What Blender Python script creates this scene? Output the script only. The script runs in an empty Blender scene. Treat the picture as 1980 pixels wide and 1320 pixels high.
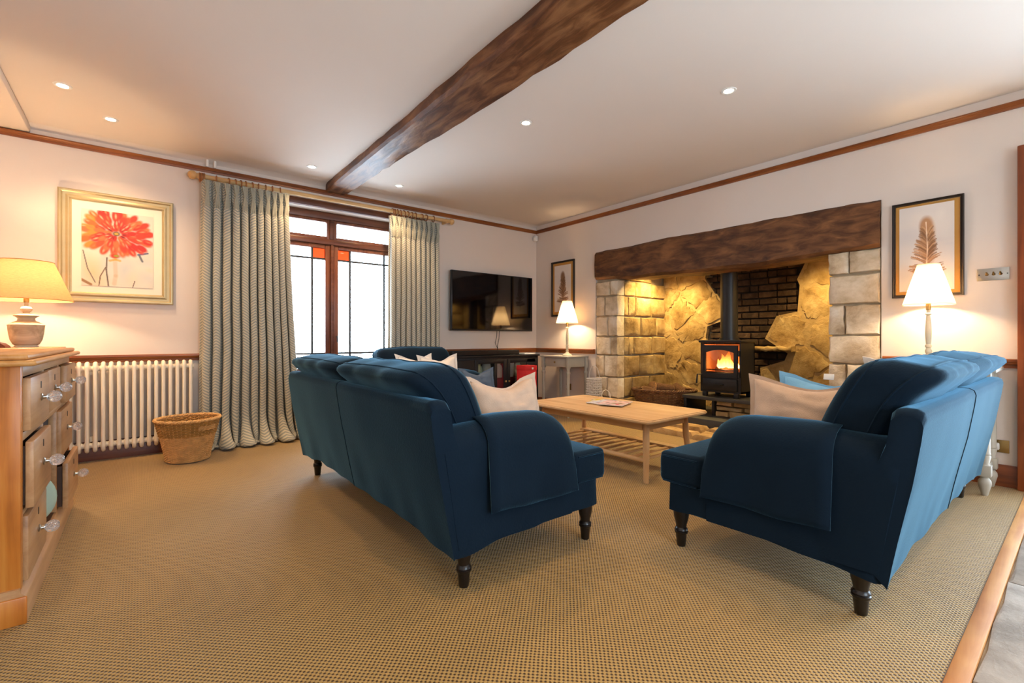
import bpy, bmesh, math, random
import numpy as np
from mathutils import Vector, Matrix, noise
PI = math.pi
R = math.radians
rnd = random.Random(7)
scene = bpy.context.scene
COL = scene.collection

# ------------------------------------------------------------------ camera, world, lights, exposure
cam_data = bpy.data.cameras.new('camera')
cam = bpy.data.objects.new('camera', cam_data)
COL.objects.link(cam)
cam.location = (0, 0, 1.0)
cam.rotation_euler = (R(90), 0, R(51.3 - 90))
cam_data.sensor_width = 36.0
cam_data.lens = 900.0 / 1980.0 * 36.0
cam_data.shift_y = -0.003
cam_data.clip_start = 0.05
scene.camera = cam

world = bpy.data.worlds.new('sky')
scene.world = world
world.use_nodes = True
bg = world.node_tree.nodes['Background']
bg.inputs[0].default_value = (0.66, 0.83, 1.0, 1)
bg.inputs[1].default_value = 11.5

vs = scene.view_settings
scene.display_settings.display_device = 'sRGB'
vs.view_transform = 'Standard'
vs.look = 'None'
vs.exposure = 0.72
vs.gamma = 1.0
vs.use_curve_mapping = False

WARM = (1.0, 0.66, 0.36)

def add_light(name, kind, loc, energy, color, rot=(0, 0, 0), **kw):
    l = bpy.data.lights.new(name, kind)
    l.energy = energy
    l.color = color
    for k, v in kw.items():
        setattr(l, k, v)
    o = bpy.data.objects.new(name, l)
    o.location = loc
    o.rotation_euler = rot
    COL.objects.link(o)
    return o

def portal(loc, rot, sx, sy):
    o = add_light('window_portal', 'AREA', loc, 1.0, (1, 1, 1), rot, shape='RECTANGLE', size=sx, size_y=sy)
    o.data.cycles.is_portal = True
    return o

portal((1.667, 5.50, 1.48), (R(-90), 0, 0), 1.9, 1.75)          # picture window, light enters towards -Y
portal((4.74, -1.1, 1.12), (0, R(90), 0), 2.1, 2.45)           # glazed doorway in the right wall, light enters towards -X
portal((1.0, -2.62, 1.35), (R(90), 0, 0), 2.0, 1.3)             # window of the kitchen end, light enters towards +Y

DOWNLIGHTS = [(-.389, 4.201), (-.167, 4.62), (1.295, 4.69), (2.194, 4.688), (2.309, 2.711), (3.063, 1.516)]
DOWN_W, LAMP_W, NICHE_W = 34.0, 34.0, 75.0

# ------------------------------------------------------------------ helpers
def S(r, g, b):
    f = lambda c: (c / 12.92 if c <= 0.04045 else ((c + 0.055) / 1.055) ** 2.4)
    return (f(r / 255), f(g / 255), f(b / 255), 1.0)

class MB:
    def __init__(self):
        self.v, self.f = [], []
    def add(self, vs, fs, M=None):
        n = len(self.v)
        if M is not None:
            vs = [tuple(M @ Vector(p)) for p in vs]
        self.v += [tuple(p) for p in vs]
        self.f += [tuple(i + n for i in q) for q in fs]
        return self
    def box(self, x0, x1, y0, y1, z0, z1, M=None):
        p = [(x, y, z) for z in (z0, z1) for y in (y0, y1) for x in (x0, x1)]
        return self.add(p, [(0, 2, 3, 1), (4, 5, 7, 6), (0, 1, 5, 4), (2, 6, 7, 3), (0, 4, 6, 2), (1, 3, 7, 5)], M)
    def bbox(self, x0, x1, y0, y1, z0, z1, b=0.01, seg=2, M=None):
        bm = bmesh.new()
        bmesh.ops.create_cube(bm, size=1.0)
        for q in bm.verts:
            q.co = Vector(((x0 + x1) / 2 + q.co.x * (x1 - x0), (y0 + y1) / 2 + q.co.y * (y1 - y0), (z0 + z1) / 2 + q.co.z * (z1 - z0)))
        b = min(b, .49 * min(abs(x1 - x0), abs(y1 - y0), abs(z1 - z0)))
        bmesh.ops.bevel(bm, geom=list(bm.edges), offset=b, segments=seg, affect='EDGES', profile=.5)
        return self.bm(bm, M)
    def bm(self, bm, M=None):
        bm.verts.index_update()
        self.add([tuple(q.co) for q in bm.verts], [tuple(q.index for q in f.verts) for f in bm.faces], M)
        bm.free()
        return self
    def grid(self, fn, nu, nv, cu=False, cv=False, M=None):
        mu, mv = (nu if cu else nu + 1), (nv if cv else nv + 1)
        p = [fn(i / nu, j / nv) for j in range(mv) for i in range(mu)]
        fs = []
        for j in range(nv):
            for i in range(nu):
                a, b = i, (i + 1) % mu
                c, d = j, (j + 1) % mv
                fs.append((c * mu + a, c * mu + b, d * mu + b, d * mu + a))
        return self.add(p, fs, M)
    def lathe(self, prof, n=20, c=(0, 0, 0), M=None, cap=True, sx=1.0, sy=1.0):
        p, fs = [], []
        for r, z in prof:
            for k in range(n):
                a = 2 * PI * k / n
                p.append((c[0] + r * sx * math.cos(a), c[1] + r * sy * math.sin(a), c[2] + z))
        for j in range(len(prof) - 1):
            for k in range(n):
                fs.append((j * n + k, j * n + (k + 1) % n, (j + 1) * n + (k + 1) % n, (j + 1) * n + k))
        if cap:
            if prof[0][0] > 1e-5: fs.append(tuple(range(n - 1, -1, -1)))
            if prof[-1][0] > 1e-5: fs.append(tuple((len(prof) - 1) * n + k for k in range(n)))
        return self.add(p, fs, M)
    def tube(self, pts, r, n=8, closed=False, M=None):
        pts = [Vector(p) for p in pts]
        m = len(pts)
        rs = r if isinstance(r, (list, tuple)) else [r] * m
        p, fs = [], []
        prev = None
        for i in range(m):
            if closed: t = pts[(i + 1) % m] - pts[i - 1]
            else: t = pts[min(i + 1, m - 1)] - pts[max(i - 1, 0)]
            if t.length < 1e-9: t = Vector((0, 0, 1))
            t.normalize()
            if prev is None:
                a = Vector((0, 0, 1)) if abs(t.z) < .9 else Vector((1, 0, 0))
                prev = (a - t * a.dot(t)).normalized()
            else:
                prev = prev - t * prev.dot(t)
                prev = prev.normalized() if prev.length > 1e-6 else t.orthogonal().normalized()
            q = t.cross(prev)
            for k in range(n):
                a = 2 * PI * k / n
                p.append(tuple(pts[i] + (prev * math.cos(a) + q * math.sin(a)) * rs[i]))
        for i in range(m if closed else m - 1):
            j = (i + 1) % m
            for k in range(n):
                fs.append((i * n + k, i * n + (k + 1) % n, j * n + (k + 1) % n, j * n + k))
        if not closed:
            fs.append(tuple(range(n - 1, -1, -1)))
            fs.append(tuple((m - 1) * n + k for k in range(n)))
        return self.add(p, fs, M)
    def prism(self, poly, axis, a0, a1, M=None):
        """poly of 2D points in the plane of the two other axes (in order), extruded along axis"""
        def pt(p, a):
            return {'X': (a, p[0], p[1]), 'Y': (p[0], a, p[1]), 'Z': (p[0], p[1], a)}[axis]
        n = len(poly)
        v = [pt(p, a0) for p in poly] + [pt(p, a1) for p in poly]
        fs = [tuple(range(n - 1, -1, -1)), tuple(range(n, 2 * n))]
        fs += [(i, (i + 1) % n, n + (i + 1) % n, n + i) for i in range(n)]
        return self.add(v, fs, M)
    def mesh(self, name, mat, smooth=40):
        me = bpy.data.meshes.new(name)
        me.from_pydata(self.v, [], self.f)
        bm = bmesh.new()
        bm.from_mesh(me)
        bmesh.ops.recalc_face_normals(bm, faces=list(bm.faces))
        bm.to_mesh(me)
        bm.free()
        if mat is not None: me.materials.append(mat)
        if smooth:
            me.polygons.foreach_set('use_smooth', [True] * len(me.polygons))
            me.set_sharp_from_angle(angle=R(smooth))
        return me
    def build(self, name, mat, parent=None, smooth=40, local=False, origin=None):
        """vertices are world coordinates unless local; a child is expressed in its (unrotated) parent's frame"""
        if parent is not None:
            if not local:
                off = wloc(parent)
                self.v = [(a - off[0], b - off[1], c - off[2]) for a, b, c in self.v]
            loc = (0, 0, 0)
        else:
            if origin is None:
                xs, ys, zs = zip(*self.v)
                origin = ((min(xs) + max(xs)) / 2, (min(ys) + max(ys)) / 2, min(zs))
            if not local:
                self.v = [(a - origin[0], b - origin[1], c - origin[2]) for a, b, c in self.v]
            loc = origin
        o = bpy.data.objects.new(name, self.mesh(name, mat, smooth))
        COL.objects.link(o)
        o.location = loc
        if parent is not None: o.parent = parent
        return o

def wloc(o):
    v = Vector((0, 0, 0))
    while o is not None:
        v += o.location
        o = o.parent
    return v

def tag(o, label=None, cat=None, group=None, kind=None):
    if label: o['label'] = label
    if cat: o['category'] = cat
    if group: o['group'] = group
    if kind: o['kind'] = kind
    return o

def thing(name, loc, label, cat, group=None, rz=0.0):
    o = bpy.data.objects.new(name, None)
    o.empty_display_size = .1
    COL.objects.link(o)
    o.location = loc
    o.rotation_euler = (0, 0, rz)
    return tag(o, label, cat, group)

def kids(o):
    return [c for c in bpy.data.objects if c.parent is o]

def copy_tree(o, parent=None):
    c = o.copy()
    COL.objects.link(c)
    if parent is not None: c.parent = parent
    for ch in kids(o): copy_tree(ch, c)
    return c

def struct(mb, name, mat, parent=None, smooth=40):
    o = mb.build(name, mat, parent, smooth)
    if parent is None: o['kind'] = 'structure'
    return o

def fbm(p, s, o=3):
    return noise.fractal(Vector(p) * s, 1.0, 2.0, o)

# ------------------------------------------------------------------ materials
def newmat(name):
    m = bpy.data.materials.new(name)
    m.use_nodes = True
    nt = m.node_tree
    return m, nt, nt.nodes['Principled BSDF']

def N(nt, typ, **kw):
    n = nt.nodes.new(typ)
    for k, v in kw.items():
        if k in ('operation', 'blend_type', 'data_type', 'noise_dimensions', 'feature', 'wave_type', 'bands_direction', 'distance', 'attribute_name', 'layer_name'):
            setattr(n, k, v)
        else:
            n.inputs[k].default_value = v
    return n

def ramp(nt, fac, stops):
    r = nt.nodes.new('ShaderNodeValToRGB')
    el = r.color_ramp.elements
    while len(el) < len(stops): el.new(.5)
    for e, (p, c) in zip(el, stops):
        e.position = p
        e.color = c
    nt.links.new(fac, r.inputs[0])
    return r

def coords(nt, scale=(1, 1, 1), rot=(0, 0, 0), src='Object'):
    tc = nt.nodes.new('ShaderNodeTexCoord')
    mp = nt.nodes.new('ShaderNodeMapping')
    mp.inputs['Scale'].default_value = scale
    mp.inputs['Rotation'].default_value = rot
    nt.links.new(tc.outputs[src], mp.inputs[0])
    return mp.outputs[0]

def mul(c, k):
    return (min(1, c[0] * k), min(1, c[1] * k), min(1, c[2] * k), 1)

def plain(name, col, rough=.6, metal=0.0, spec=.5, var=.12, vscale=6.0, bump=.0, bscale=40.0, sheen=0.0, rand=0.0):
    m, nt, b = newmat(name)
    b.inputs['Roughness'].default_value = rough
    b.inputs['Metallic'].default_value = metal
    b.inputs['Specular IOR Level'].default_value = spec
    co = coords(nt)
    nz = N(nt, 'ShaderNodeTexNoise', Scale=vscale, Detail=4.0)
    nt.links.new(co, nz.inputs[0])
    r = ramp(nt, nz.outputs[0], [(.25, mul(col, 1 - var)), (.75, mul(col, 1 + var))])
    out = r.outputs[0]
    if rand:
        oi = nt.nodes.new('ShaderNodeObjectInfo')
        hs = nt.nodes.new('ShaderNodeHueSaturation')
        mr = N(nt, 'ShaderNodeMapRange')
        mr.inputs[3].default_value = 1 - rand
        mr.inputs[4].default_value = 1 + rand
        nt.links.new(oi.outputs['Random'], mr.inputs[0])
        nt.links.new(mr.outputs[0], hs.inputs['Value'])
        nt.links.new(out, hs.inputs['Color'])
        out = hs.outputs[0]
    nt.links.new(out, b.inputs['Base Color'])
    if sheen:
        b.inputs['Sheen Weight'].default_value = sheen
        b.inputs['Sheen Roughness'].default_value = .35
        if sheen > .4: b.inputs['Sheen Tint'].default_value = (.26, .66, 1.0, 1)
    if bump:
        n2 = N(nt, 'ShaderNodeTexNoise', Scale=bscale, Detail=5.0)
        nt.links.new(co, n2.inputs[0])
        bp = N(nt, 'ShaderNodeBump', Strength=bump, Distance=.01)
        nt.links.new(n2.outputs[0], bp.inputs['Height'])
        nt.links.new(bp.outputs[0], b.inputs['Normal'])
    return m

def wood(name, dark, mid, light, axis='Y', scale=1.0, rough=.45, bump=.15, spec=.4, ratio=14):
    """grain stretched along the given object axis"""
    m, nt, b = newmat(name)
    q_ = 14 / ratio
    st = {'X': (q_, 14, 14), 'Y': (14, q_, 14), 'Z': (14, 14, q_)}[axis]
    co = coords(nt, tuple(s * scale for s in st))
    nz = N(nt, 'ShaderNodeTexNoise', Scale=1.3, Detail=6.0, Roughness=.6, Distortion=.7)
    nt.links.new(co, nz.inputs[0])
    co2 = coords(nt, (2.2, 2.2, 2.2))
    n2 = N(nt, 'ShaderNodeTexNoise', Scale=1.7, Detail=3.0)
    nt.links.new(co2, n2.inputs[0])
    mx = N(nt, 'ShaderNodeMath', operation='MULTIPLY_ADD')
    nt.links.new(n2.outputs[0], mx.inputs[0])
    mx.inputs[1].default_value = .45
    nt.links.new(nz.outputs[0], mx.inputs[2])
    r = ramp(nt, mx.outputs[0], [(.42, dark), (.66, mid), (.95, light)])
    nt.links.new(r.outputs[0], b.inputs['Base Color'])
    b.inputs['Roughness'].default_value = rough
    b.inputs['Specular IOR Level'].default_value = spec
    bp = N(nt, 'ShaderNodeBump', Strength=bump, Distance=.006)
    nt.links.new(nz.outputs[0], bp.inputs['Height'])
    nt.links.new(bp.outputs[0], b.inputs['Normal'])
    return m

def stone_mat(name, cols, scale=5.0, bump=.5, rand=.18, rough=.85):
    m, nt, b = newmat(name)
    co = coords(nt)
    oi = nt.nodes.new('ShaderNodeObjectInfo')
    addv = N(nt, 'ShaderNodeVectorMath', operation='ADD')
    sc = N(nt, 'ShaderNodeVectorMath', operation='SCALE')
    cb = nt.nodes.new('ShaderNodeCombineXYZ')
    for i in range(3): nt.links.new(oi.outputs['Random'], cb.inputs[i])
    nt.links.new(cb.outputs[0], sc.inputs[0])
    sc.inputs['Scale'].default_value = 37.0
    nt.links.new(co, addv.inputs[0])
    nt.links.new(sc.outputs[0], addv.inputs[1])
    nz = N(nt, 'ShaderNodeTexNoise', Scale=scale, Detail=9.0, Roughness=.62, Distortion=.3)
    nt.links.new(addv.outputs[0], nz.inputs[0])
    r = ramp(nt, nz.outputs[0], [(.28, cols[0]), (.46, cols[1]), (.58, cols[2]), (.74, cols[3])])
    hs = nt.nodes.new('ShaderNodeHueSaturation')
    mr = N(nt, 'ShaderNodeMapRange')
    mr.inputs[3].default_value = 1 - rand
    mr.inputs[4].default_value = 1 + rand
    nt.links.new(oi.outputs['Random'], mr.inputs[0])
    nt.links.new(mr.outputs[0], hs.inputs['Value'])
    nt.links.new(r.outputs[0], hs.inputs['Color'])
    nt.links.new(hs.outputs[0], b.inputs['Base Color'])
    b.inputs['Roughness'].default_value = rough
    b.inputs['Specular IOR Level'].default_value = .25
    n2 = N(nt, 'ShaderNodeTexNoise', Scale=scale * 4, Detail=8.0, Roughness=.7)
    nt.links.new(addv.outputs[0], n2.inputs[0])
    bp = N(nt, 'ShaderNodeBump', Strength=bump, Distance=.02)
    nt.links.new(n2.outputs[0], bp.inputs['Height'])
    nt.links.new(bp.outputs[0], b.inputs['Normal'])
    return m

def emis(name, col, strength):
    m, nt, b = newmat(name)
    b.inputs['Base Color'].default_value = (.8, .8, .8, 1)
    b.inputs['Emission Color'].default_value = col
    b.inputs['Emission Strength'].default_value = strength
    return m

def glass_mat(name, col=(1, 1, 1, 1), gloss=.08, rough=.0):
    m = bpy.data.materials.new(name)
    m.use_nodes = True
    nt = m.node_tree
    for n in list(nt.nodes): nt.nodes.remove(n)
    out = nt.nodes.new('ShaderNodeOutputMaterial')
    tr = nt.nodes.new('ShaderNodeBsdfTransparent')
    tr.inputs[0].default_value = col
    gl = nt.nodes.new('ShaderNodeBsdfGlossy')
    gl.inputs['Roughness'].default_value = rough
    lw = N(nt, 'ShaderNodeLayerWeight', Blend=.25)
    mr = N(nt, 'ShaderNodeMapRange')
    mr.inputs[3].default_value = gloss
    mr.inputs[4].default_value = .6
    nt.links.new(lw.outputs['Fresnel'], mr.inputs[0])
    mx = nt.nodes.new('ShaderNodeMixShader')
    nt.links.new(mr.outputs[0], mx.inputs[0])
    nt.links.new(tr.outputs[0], mx.inputs[1])
    nt.links.new(gl.outputs[0], mx.inputs[2])
    nt.links.new(mx.outputs[0], out.inputs[0])
    return m

def print_mat(name, rough=.5):
    m, nt, b = newmat(name)
    a = nt.nodes.new('ShaderNodeAttribute')
    a.attribute_name = 'print'
    nt.links.new(a.outputs['Color'], b.inputs['Base Color'])
    b.inputs['Roughness'].default_value = rough
    return m

def shade_mat(name, col, trans=.5):
    m = bpy.data.materials.new(name)
    m.use_nodes = True
    nt = m.node_tree
    for n in list(nt.nodes): nt.nodes.remove(n)
    out = nt.nodes.new('ShaderNodeOutputMaterial')
    co = coords(nt, (1, 1, 4))
    nz = N(nt, 'ShaderNodeTexNoise', Scale=60.0, Detail=2.0)
    nt.links.new(co, nz.inputs[0])
    r = ramp(nt, nz.outputs[0], [(.3, mul(col, .9)), (.7, mul(col, 1.05))])
    d = nt.nodes.new('ShaderNodeBsdfDiffuse')
    t = nt.nodes.new('ShaderNodeBsdfTranslucent')
    nt.links.new(r.outputs[0], d.inputs[0])
    nt.links.new(r.outputs[0], t.inputs[0])
    mx = nt.nodes.new('ShaderNodeMixShader')
    mx.inputs[0].default_value = trans
    nt.links.new(d.outputs[0], mx.inputs[1])
    nt.links.new(t.outputs[0], mx.inputs[2])
    nt.links.new(mx.outputs[0], out.inputs[0])
    return m

def weave_carpet(name):
    """sisal: staggered knots"""
    m, nt, b = newmat(name)
    tc = nt.nodes.new('ShaderNodeTexCoord')
    nd = N(nt, 'ShaderNodeTexNoise', Scale=30.0, Detail=2.0)
    nt.links.new(tc.outputs['Object'], nd.inputs[0])
    ad = N(nt, 'ShaderNodeVectorMath', operation='MULTIPLY_ADD')
    nt.links.new(nd.outputs['Color'], ad.inputs[0])
    ad.inputs[1].default_value = (.004, .004, 0)
    nt.links.new(tc.outputs['Object'], ad.inputs[2])
    sp = nt.nodes.new('ShaderNodeSeparateXYZ')
    nt.links.new(ad.outputs[0], sp.inputs[0])
    K = 345.0
    ss = []
    for i in range(2):
        k = N(nt, 'ShaderNodeMath', operation='MULTIPLY')
        nt.links.new(sp.outputs[i], k.inputs[0])
        k.inputs[1].default_value = K
        s = N(nt, 'ShaderNodeMath', operation='SINE')
        nt.links.new(k.outputs[0], s.inputs[0])
        ss.append(s)
    pr = N(nt, 'ShaderNodeMath', operation='MULTIPLY')
    nt.links.new(ss[0].outputs[0], pr.inputs[0])
    nt.links.new(ss[1].outputs[0], pr.inputs[1])
    h = N(nt, 'ShaderNodeMapRange')
    h.inputs[1].default_value, h.inputs[2].default_value = .75, -.15
    nt.links.new(pr.outputs[0], h.inputs[0])
    r = ramp(nt, h.outputs[0], [(.0, S(56, 36, 12)), (.45, S(138, 106, 54)), (1.0, S(184, 152, 92))])
    big = N(nt, 'ShaderNodeTexNoise', Scale=1.6, Detail=5.0)
    nt.links.new(tc.outputs['Object'], big.inputs[0])
    fine = N(nt, 'ShaderNodeTexNoise', Scale=160.0, Detail=2.0)
    nt.links.new(tc.outputs['Object'], fine.inputs[0])
    rb = ramp(nt, big.outputs[0], [(.3, (.86, .84, .80, 1)), (.7, (1, 1, 1, 1))])
    rf = ramp(nt, fine.outputs[0], [(.3, (.80, .80, .78, 1)), (.7, (1.0, 1.0, 1.0, 1))])
    m1 = nt.nodes.new('ShaderNodeMixRGB'); m1.blend_type = 'MULTIPLY'; m1.inputs[0].default_value = 1
    m2 = nt.nodes.new('ShaderNodeMixRGB'); m2.blend_type = 'MULTIPLY'; m2.inputs[0].default_value = 1
    nt.links.new(r.outputs[0], m1.inputs[1]); nt.links.new(rb.outputs[0], m1.inputs[2])
    nt.links.new(m1.outputs[0], m2.inputs[1]); nt.links.new(rf.outputs[0], m2.inputs[2])
    nt.links.new(m2.outputs[0], b.inputs['Base Color'])
    b.inputs['Roughness'].default_value = .6
    b.inputs['Specular IOR Level'].default_value = .4
    b.inputs['Sheen Weight'].default_value = .26
    b.inputs['Sheen Roughness'].default_value = .3
    bp = N(nt, 'ShaderNodeBump', Strength=.5, Distance=.004)
    nt.links.new(h.outputs[0], bp.inputs['Height'])
    nt.links.new(bp.outputs[0], b.inputs['Normal'])
    return m

def chevron(name):
    """curtain cloth: zigzag weave, cut along the cloth by the 'cloth' UV layer"""
    m, nt, b = newmat(name)
    uv = nt.nodes.new('ShaderNodeUVMap')
    uv.uv_map = 'cloth'
    sp = nt.nodes.new('ShaderNodeSeparateXYZ')
    nt.links.new(uv.outputs[0], sp.inputs[0])
    def mth(op, a, c=None):
        n = N(nt, 'ShaderNodeMath', operation=op)
        nt.links.new(a, n.inputs[0])
        if c is not None:
            if isinstance(c, float): n.inputs[1].default_value = c
            else: nt.links.new(c, n.inputs[1])
        return n.outputs[0]
    z = mth('PINGPONG', mth('MULTIPLY', sp.outputs[0], 1.0), .05)
    v = mth('ADD', mth('MULTIPLY', z, 1.0), sp.outputs[1])
    w = mth('SINE', mth('MULTIPLY', v, 2 * PI / .026))
    h = N(nt, 'ShaderNodeMapRange')
    h.inputs[1].default_value, h.inputs[2].default_value = -.5, .5
    nt.links.new(w, h.inputs[0])
    r = ramp(nt, h.outputs[0], [(.0, S(138, 142, 138)), (1.0, S(190, 182, 160))])
    nt.links.new(r.outputs[0], b.inputs['Base Color'])
    b.inputs['Roughness'].default_value = .85
    b.inputs['Sheen Weight'].default_value = .15
    bp = N(nt, 'ShaderNodeBump', Strength=.35, Distance=.003)
    nt.links.new(h.outputs[0], bp.inputs['Height'])
    nt.links.new(bp.outputs[0], b.inputs['Normal'])
    return m

def flame_mat(name):
    m, nt, b = newmat(name)
    tc = nt.nodes.new('ShaderNodeTexCoord')
    sp = nt.nodes.new('ShaderNodeSeparateXYZ')
    nt.links.new(tc.outputs['Generated'], sp.inputs[0])
    r = ramp(nt, sp.outputs[2], [(.0, (1.0, .62, .18, 1)), (.35, (1.0, .42, .07, 1)), (.75, (1.0, .2, .02, 1)), (1.0, (.7, .07, .0, 1))])
    st = ramp(nt, sp.outputs[2], [(.0, (1, 1, 1, 1)), (.5, (.45, .45, .45, 1)), (1.0, (.1, .1, .1, 1))])
    k = N(nt, 'ShaderNodeMath', operation='MULTIPLY')
    nt.links.new(st.outputs[0], k.inputs[0])
    k.inputs[1].default_value = 7.0
    b.inputs['Base Color'].default_value = (.1, .03, .01, 1)
    nt.links.new(r.outputs[0], b.inputs['Emission Color'])
    nt.links.new(k.outputs[0], b.inputs['Emission Strength'])
    return m

M = {}
M['wall'] = plain('cream_wall_paint', S(226, 212, 200), .85, var=.02, vscale=2, bump=.05, bscale=60)
M['ceiling'] = plain('white_ceiling_paint', S(226, 214, 202), .9, var=.015, vscale=1.2, bump=.03, bscale=40)
M['white'] = plain('white_gloss_paint', S(236, 232, 224), .4, var=.02)
M['carpet'] = weave_carpet('sisal_weave')
M['flag'] = stone_mat('grey_flagstone', [S(120, 112, 102), S(158, 150, 140), S(184, 176, 166), S(200, 194, 186)], 3.0, .35, .08)
M['oakstrip'] = wood('orange_oak', S(124, 70, 24), S(176, 114, 52), S(204, 148, 80), 'X', .8, .6)
M['rail'] = wood('stained_rail_wood', S(74, 36, 12), S(128, 68, 26), S(160, 94, 42), 'X', 1.0, .35)
M['railY'] = wood('stained_rail_wood_y', S(74, 36, 12), S(128, 68, 26), S(160, 94, 42), 'Y', 1.0, .35)
M['darkrail'] = wood('dark_base_wood', S(52, 24, 10), S(96, 46, 20), S(126, 66, 30), 'X', 1.0, .35)
M['darkrailY'] = wood('dark_base_wood_y', S(66, 30, 12), S(120, 60, 26), S(150, 82, 40), 'Y', 1.0, .35)
M['post'] = wood('red_brown_post', S(84, 36, 14), S(126, 62, 28), S(150, 80, 40), 'Z', 1.0, .4)
M['winwood'] = wood('window_wood', S(70, 34, 18), S(112, 60, 36), S(140, 84, 54), 'Z', 1.0, .35)
M['winwoodX'] = wood('window_wood_x', S(58, 28, 16), S(96, 52, 32), S(126, 74, 48), 'X', 1.0, .35)
M['beam'] = wood('beam_timber', S(34, 17, 8), S(92, 52, 26), S(150, 104, 66), 'Y', .9, .42, .7, ratio=5)
M['lintel'] = wood('lintel_timber', S(34, 18, 8), S(88, 52, 26), S(140, 94, 54), 'Y', .8, .6, .7, ratio=3.5)
M['stone'] = stone_mat('buff_sandstone', [S(150, 122, 92), S(204, 184, 154), S(222, 206, 182), S(238, 230, 216)], 4.5, .6, .12)
M['rubble'] = stone_mat('yellow_rubble', [S(112, 86, 48), S(166, 136, 88), S(190, 162, 114), S(210, 186, 142)], 4.0, .8, .10)
M['mortar'] = plain('lime_mortar', S(168, 150, 122), .95, var=.15, vscale=9, bump=.6, bscale=50)
M['rubblemortar'] = plain('yellow_lime_mortar', S(172, 144, 98), .95, var=.2, vscale=9, bump=.7, bscale=40)
M['soot'] = plain('sooty_mortar', S(40, 31, 24), .95, var=.3, vscale=9, bump=.5, bscale=40)
M['brick'] = stone_mat('sooty_brick', [S(36, 26, 20), S(62, 46, 34), S(80, 60, 44), S(100, 78, 56)], 8.0, .5, .25)
M['slate'] = plain('dark_slate', S(56, 54, 54), .55, var=.2, vscale=5, bump=.2, bscale=14)
M['iron'] = plain('black_stove_iron', S(30, 30, 33), .45, metal=.3, var=.1, bump=.05, bscale=90)
M['flue'] = plain('matt_black_flue', S(42, 41, 41), .4, metal=.4, var=.05)
M['hearthstone'] = stone_mat('hearth_stone', [S(112, 84, 52), S(170, 138, 92), S(192, 164, 120), S(208, 186, 148)], 4.0, .5, .15)
M['velvet'] = plain('blue_velvet', S(13, 27, 40), .9, spec=.1, var=.12, vscale=5, bump=.12, bscale=120, sheen=.43)
M['velvet_seam'] = plain('blue_velvet_piping', S(13, 27, 40), .9, spec=.1, var=.05, sheen=.42)
M['legwood'] = plain('near_black_wood', S(22, 16, 14), .3, var=.2, vscale=12)
M['linen'] = plain('beige_linen', S(190, 164, 142), .9, var=.06, vscale=20, bump=.25, bscale=260, sheen=.1)
M['whitelinen'] = plain('white_linen', S(232, 222, 210), .9, var=.04, vscale=20, bump=.2, bscale=200)
M['bluelinen'] = plain('pale_blue_linen', S(112, 168, 208), .9, var=.06, vscale=14, bump=.2, bscale=220)
M['slatelinen'] = plain('slate_blue_linen', S(84, 98, 116), .9, var=.06, vscale=14, bump=.2, bscale=220)
M['oak'] = wood('pale_oak', S(178, 132, 84), S(206, 164, 114), S(222, 186, 140), 'Y', .8, .5, .08)
M['oakX'] = wood('pale_oak_x', S(172, 126, 80), S(200, 158, 108), S(218, 180, 134), 'X', .8, .5, .08)
M['oakZ'] = wood('pale_oak_z', S(172, 126, 80), S(200, 158, 110), S(218, 180, 136), 'Z', .8, .5, .08)
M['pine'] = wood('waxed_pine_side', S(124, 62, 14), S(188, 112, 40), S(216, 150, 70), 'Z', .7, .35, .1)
M['pineY'] = wood('waxed_pine_front', S(132, 92, 56), S(176, 132, 90), S(200, 160, 116), 'Y', .7, .38, .1)
M['pinetop'] = wood('waxed_pine_top', S(140, 86, 36), S(190, 132, 70), S(212, 162, 100), 'Y', .7, .35, .1)
M['pinedark'] = wood('dark_niche_wood', S(44, 26, 14), S(76, 48, 28), S(96, 64, 40), 'Z', .8, .5, .1)
M['polewood'] = wood('pale_pole_wood', S(172, 126, 72), S(204, 160, 104), S(222, 184, 130), 'X', 1.0, .4, .05)
M['ringwood'] = plain('curtain_ring_wood', S(150, 92, 46), .4, var=.15)
M['curtain'] = chevron('chevron_curtain_cloth')
M['radiator'] = plain('cream_radiator_enamel', S(240, 228, 206), .3, var=.01)
M['wicker'] = plain('golden_wicker', S(206, 160, 100), .6, var=.22, vscale=24, bump=.3, bscale=120)
M['wickerdark'] = plain('brown_wicker_band', S(168, 124, 62), .6, var=.28, vscale=30, bump=.3, bscale=120)
M['willow'] = plain('dark_willow', S(104, 68, 40), .65, var=.3, vscale=24, bump=.3, bscale=90)
M['whitewicker'] = plain('white_wicker', S(214, 210, 206), .7, var=.08, vscale=30)
M['logwood'] = plain('split_log', S(214, 164, 108), .8, var=.2, vscale=20, bump=.4, bscale=60)
M['bark'] = plain('log_bark', S(96, 64, 40), .9, var=.3, vscale=30, bump=.8, bscale=60)
M['greypaint'] = plain('grey_green_paint', S(176, 172, 160), .5, var=.06, vscale=8)
M['cream'] = plain('cream_paint', S(206, 196, 172), .5, var=.1, vscale=14)
M['black'] = plain('black_paint', S(20, 19, 22), .5, spec=.3, var=.1)
M['tvbezel'] = plain('tv_bezel', S(28, 28, 30), .3, metal=.3, var=.05)
M['screen'] = plain('black_screen', S(6, 6, 8), .06, spec=.6, var=.0)
M['red'] = plain('red_card', S(214, 44, 48), .45, var=.05)
M['chrome'] = plain('brushed_steel', S(190, 186, 178), .3, metal=1.0, var=.05)
M['brass'] = plain('aged_brass', S(150, 122, 74), .35, metal=.9, var=.1)
M['gilt'] = plain('champagne_gilt', S(192, 172, 128), .35, metal=.45, var=.06, vscale=18)
M['blackgold'] = plain('black_frame', S(40, 30, 22), .35, var=.1)
M['ochremat'] = plain('ochre_mount', S(190, 138, 62), .6, var=.08)
M['mat'] = plain('cream_mount', S(246, 234, 212), .8, var=.01)
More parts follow.
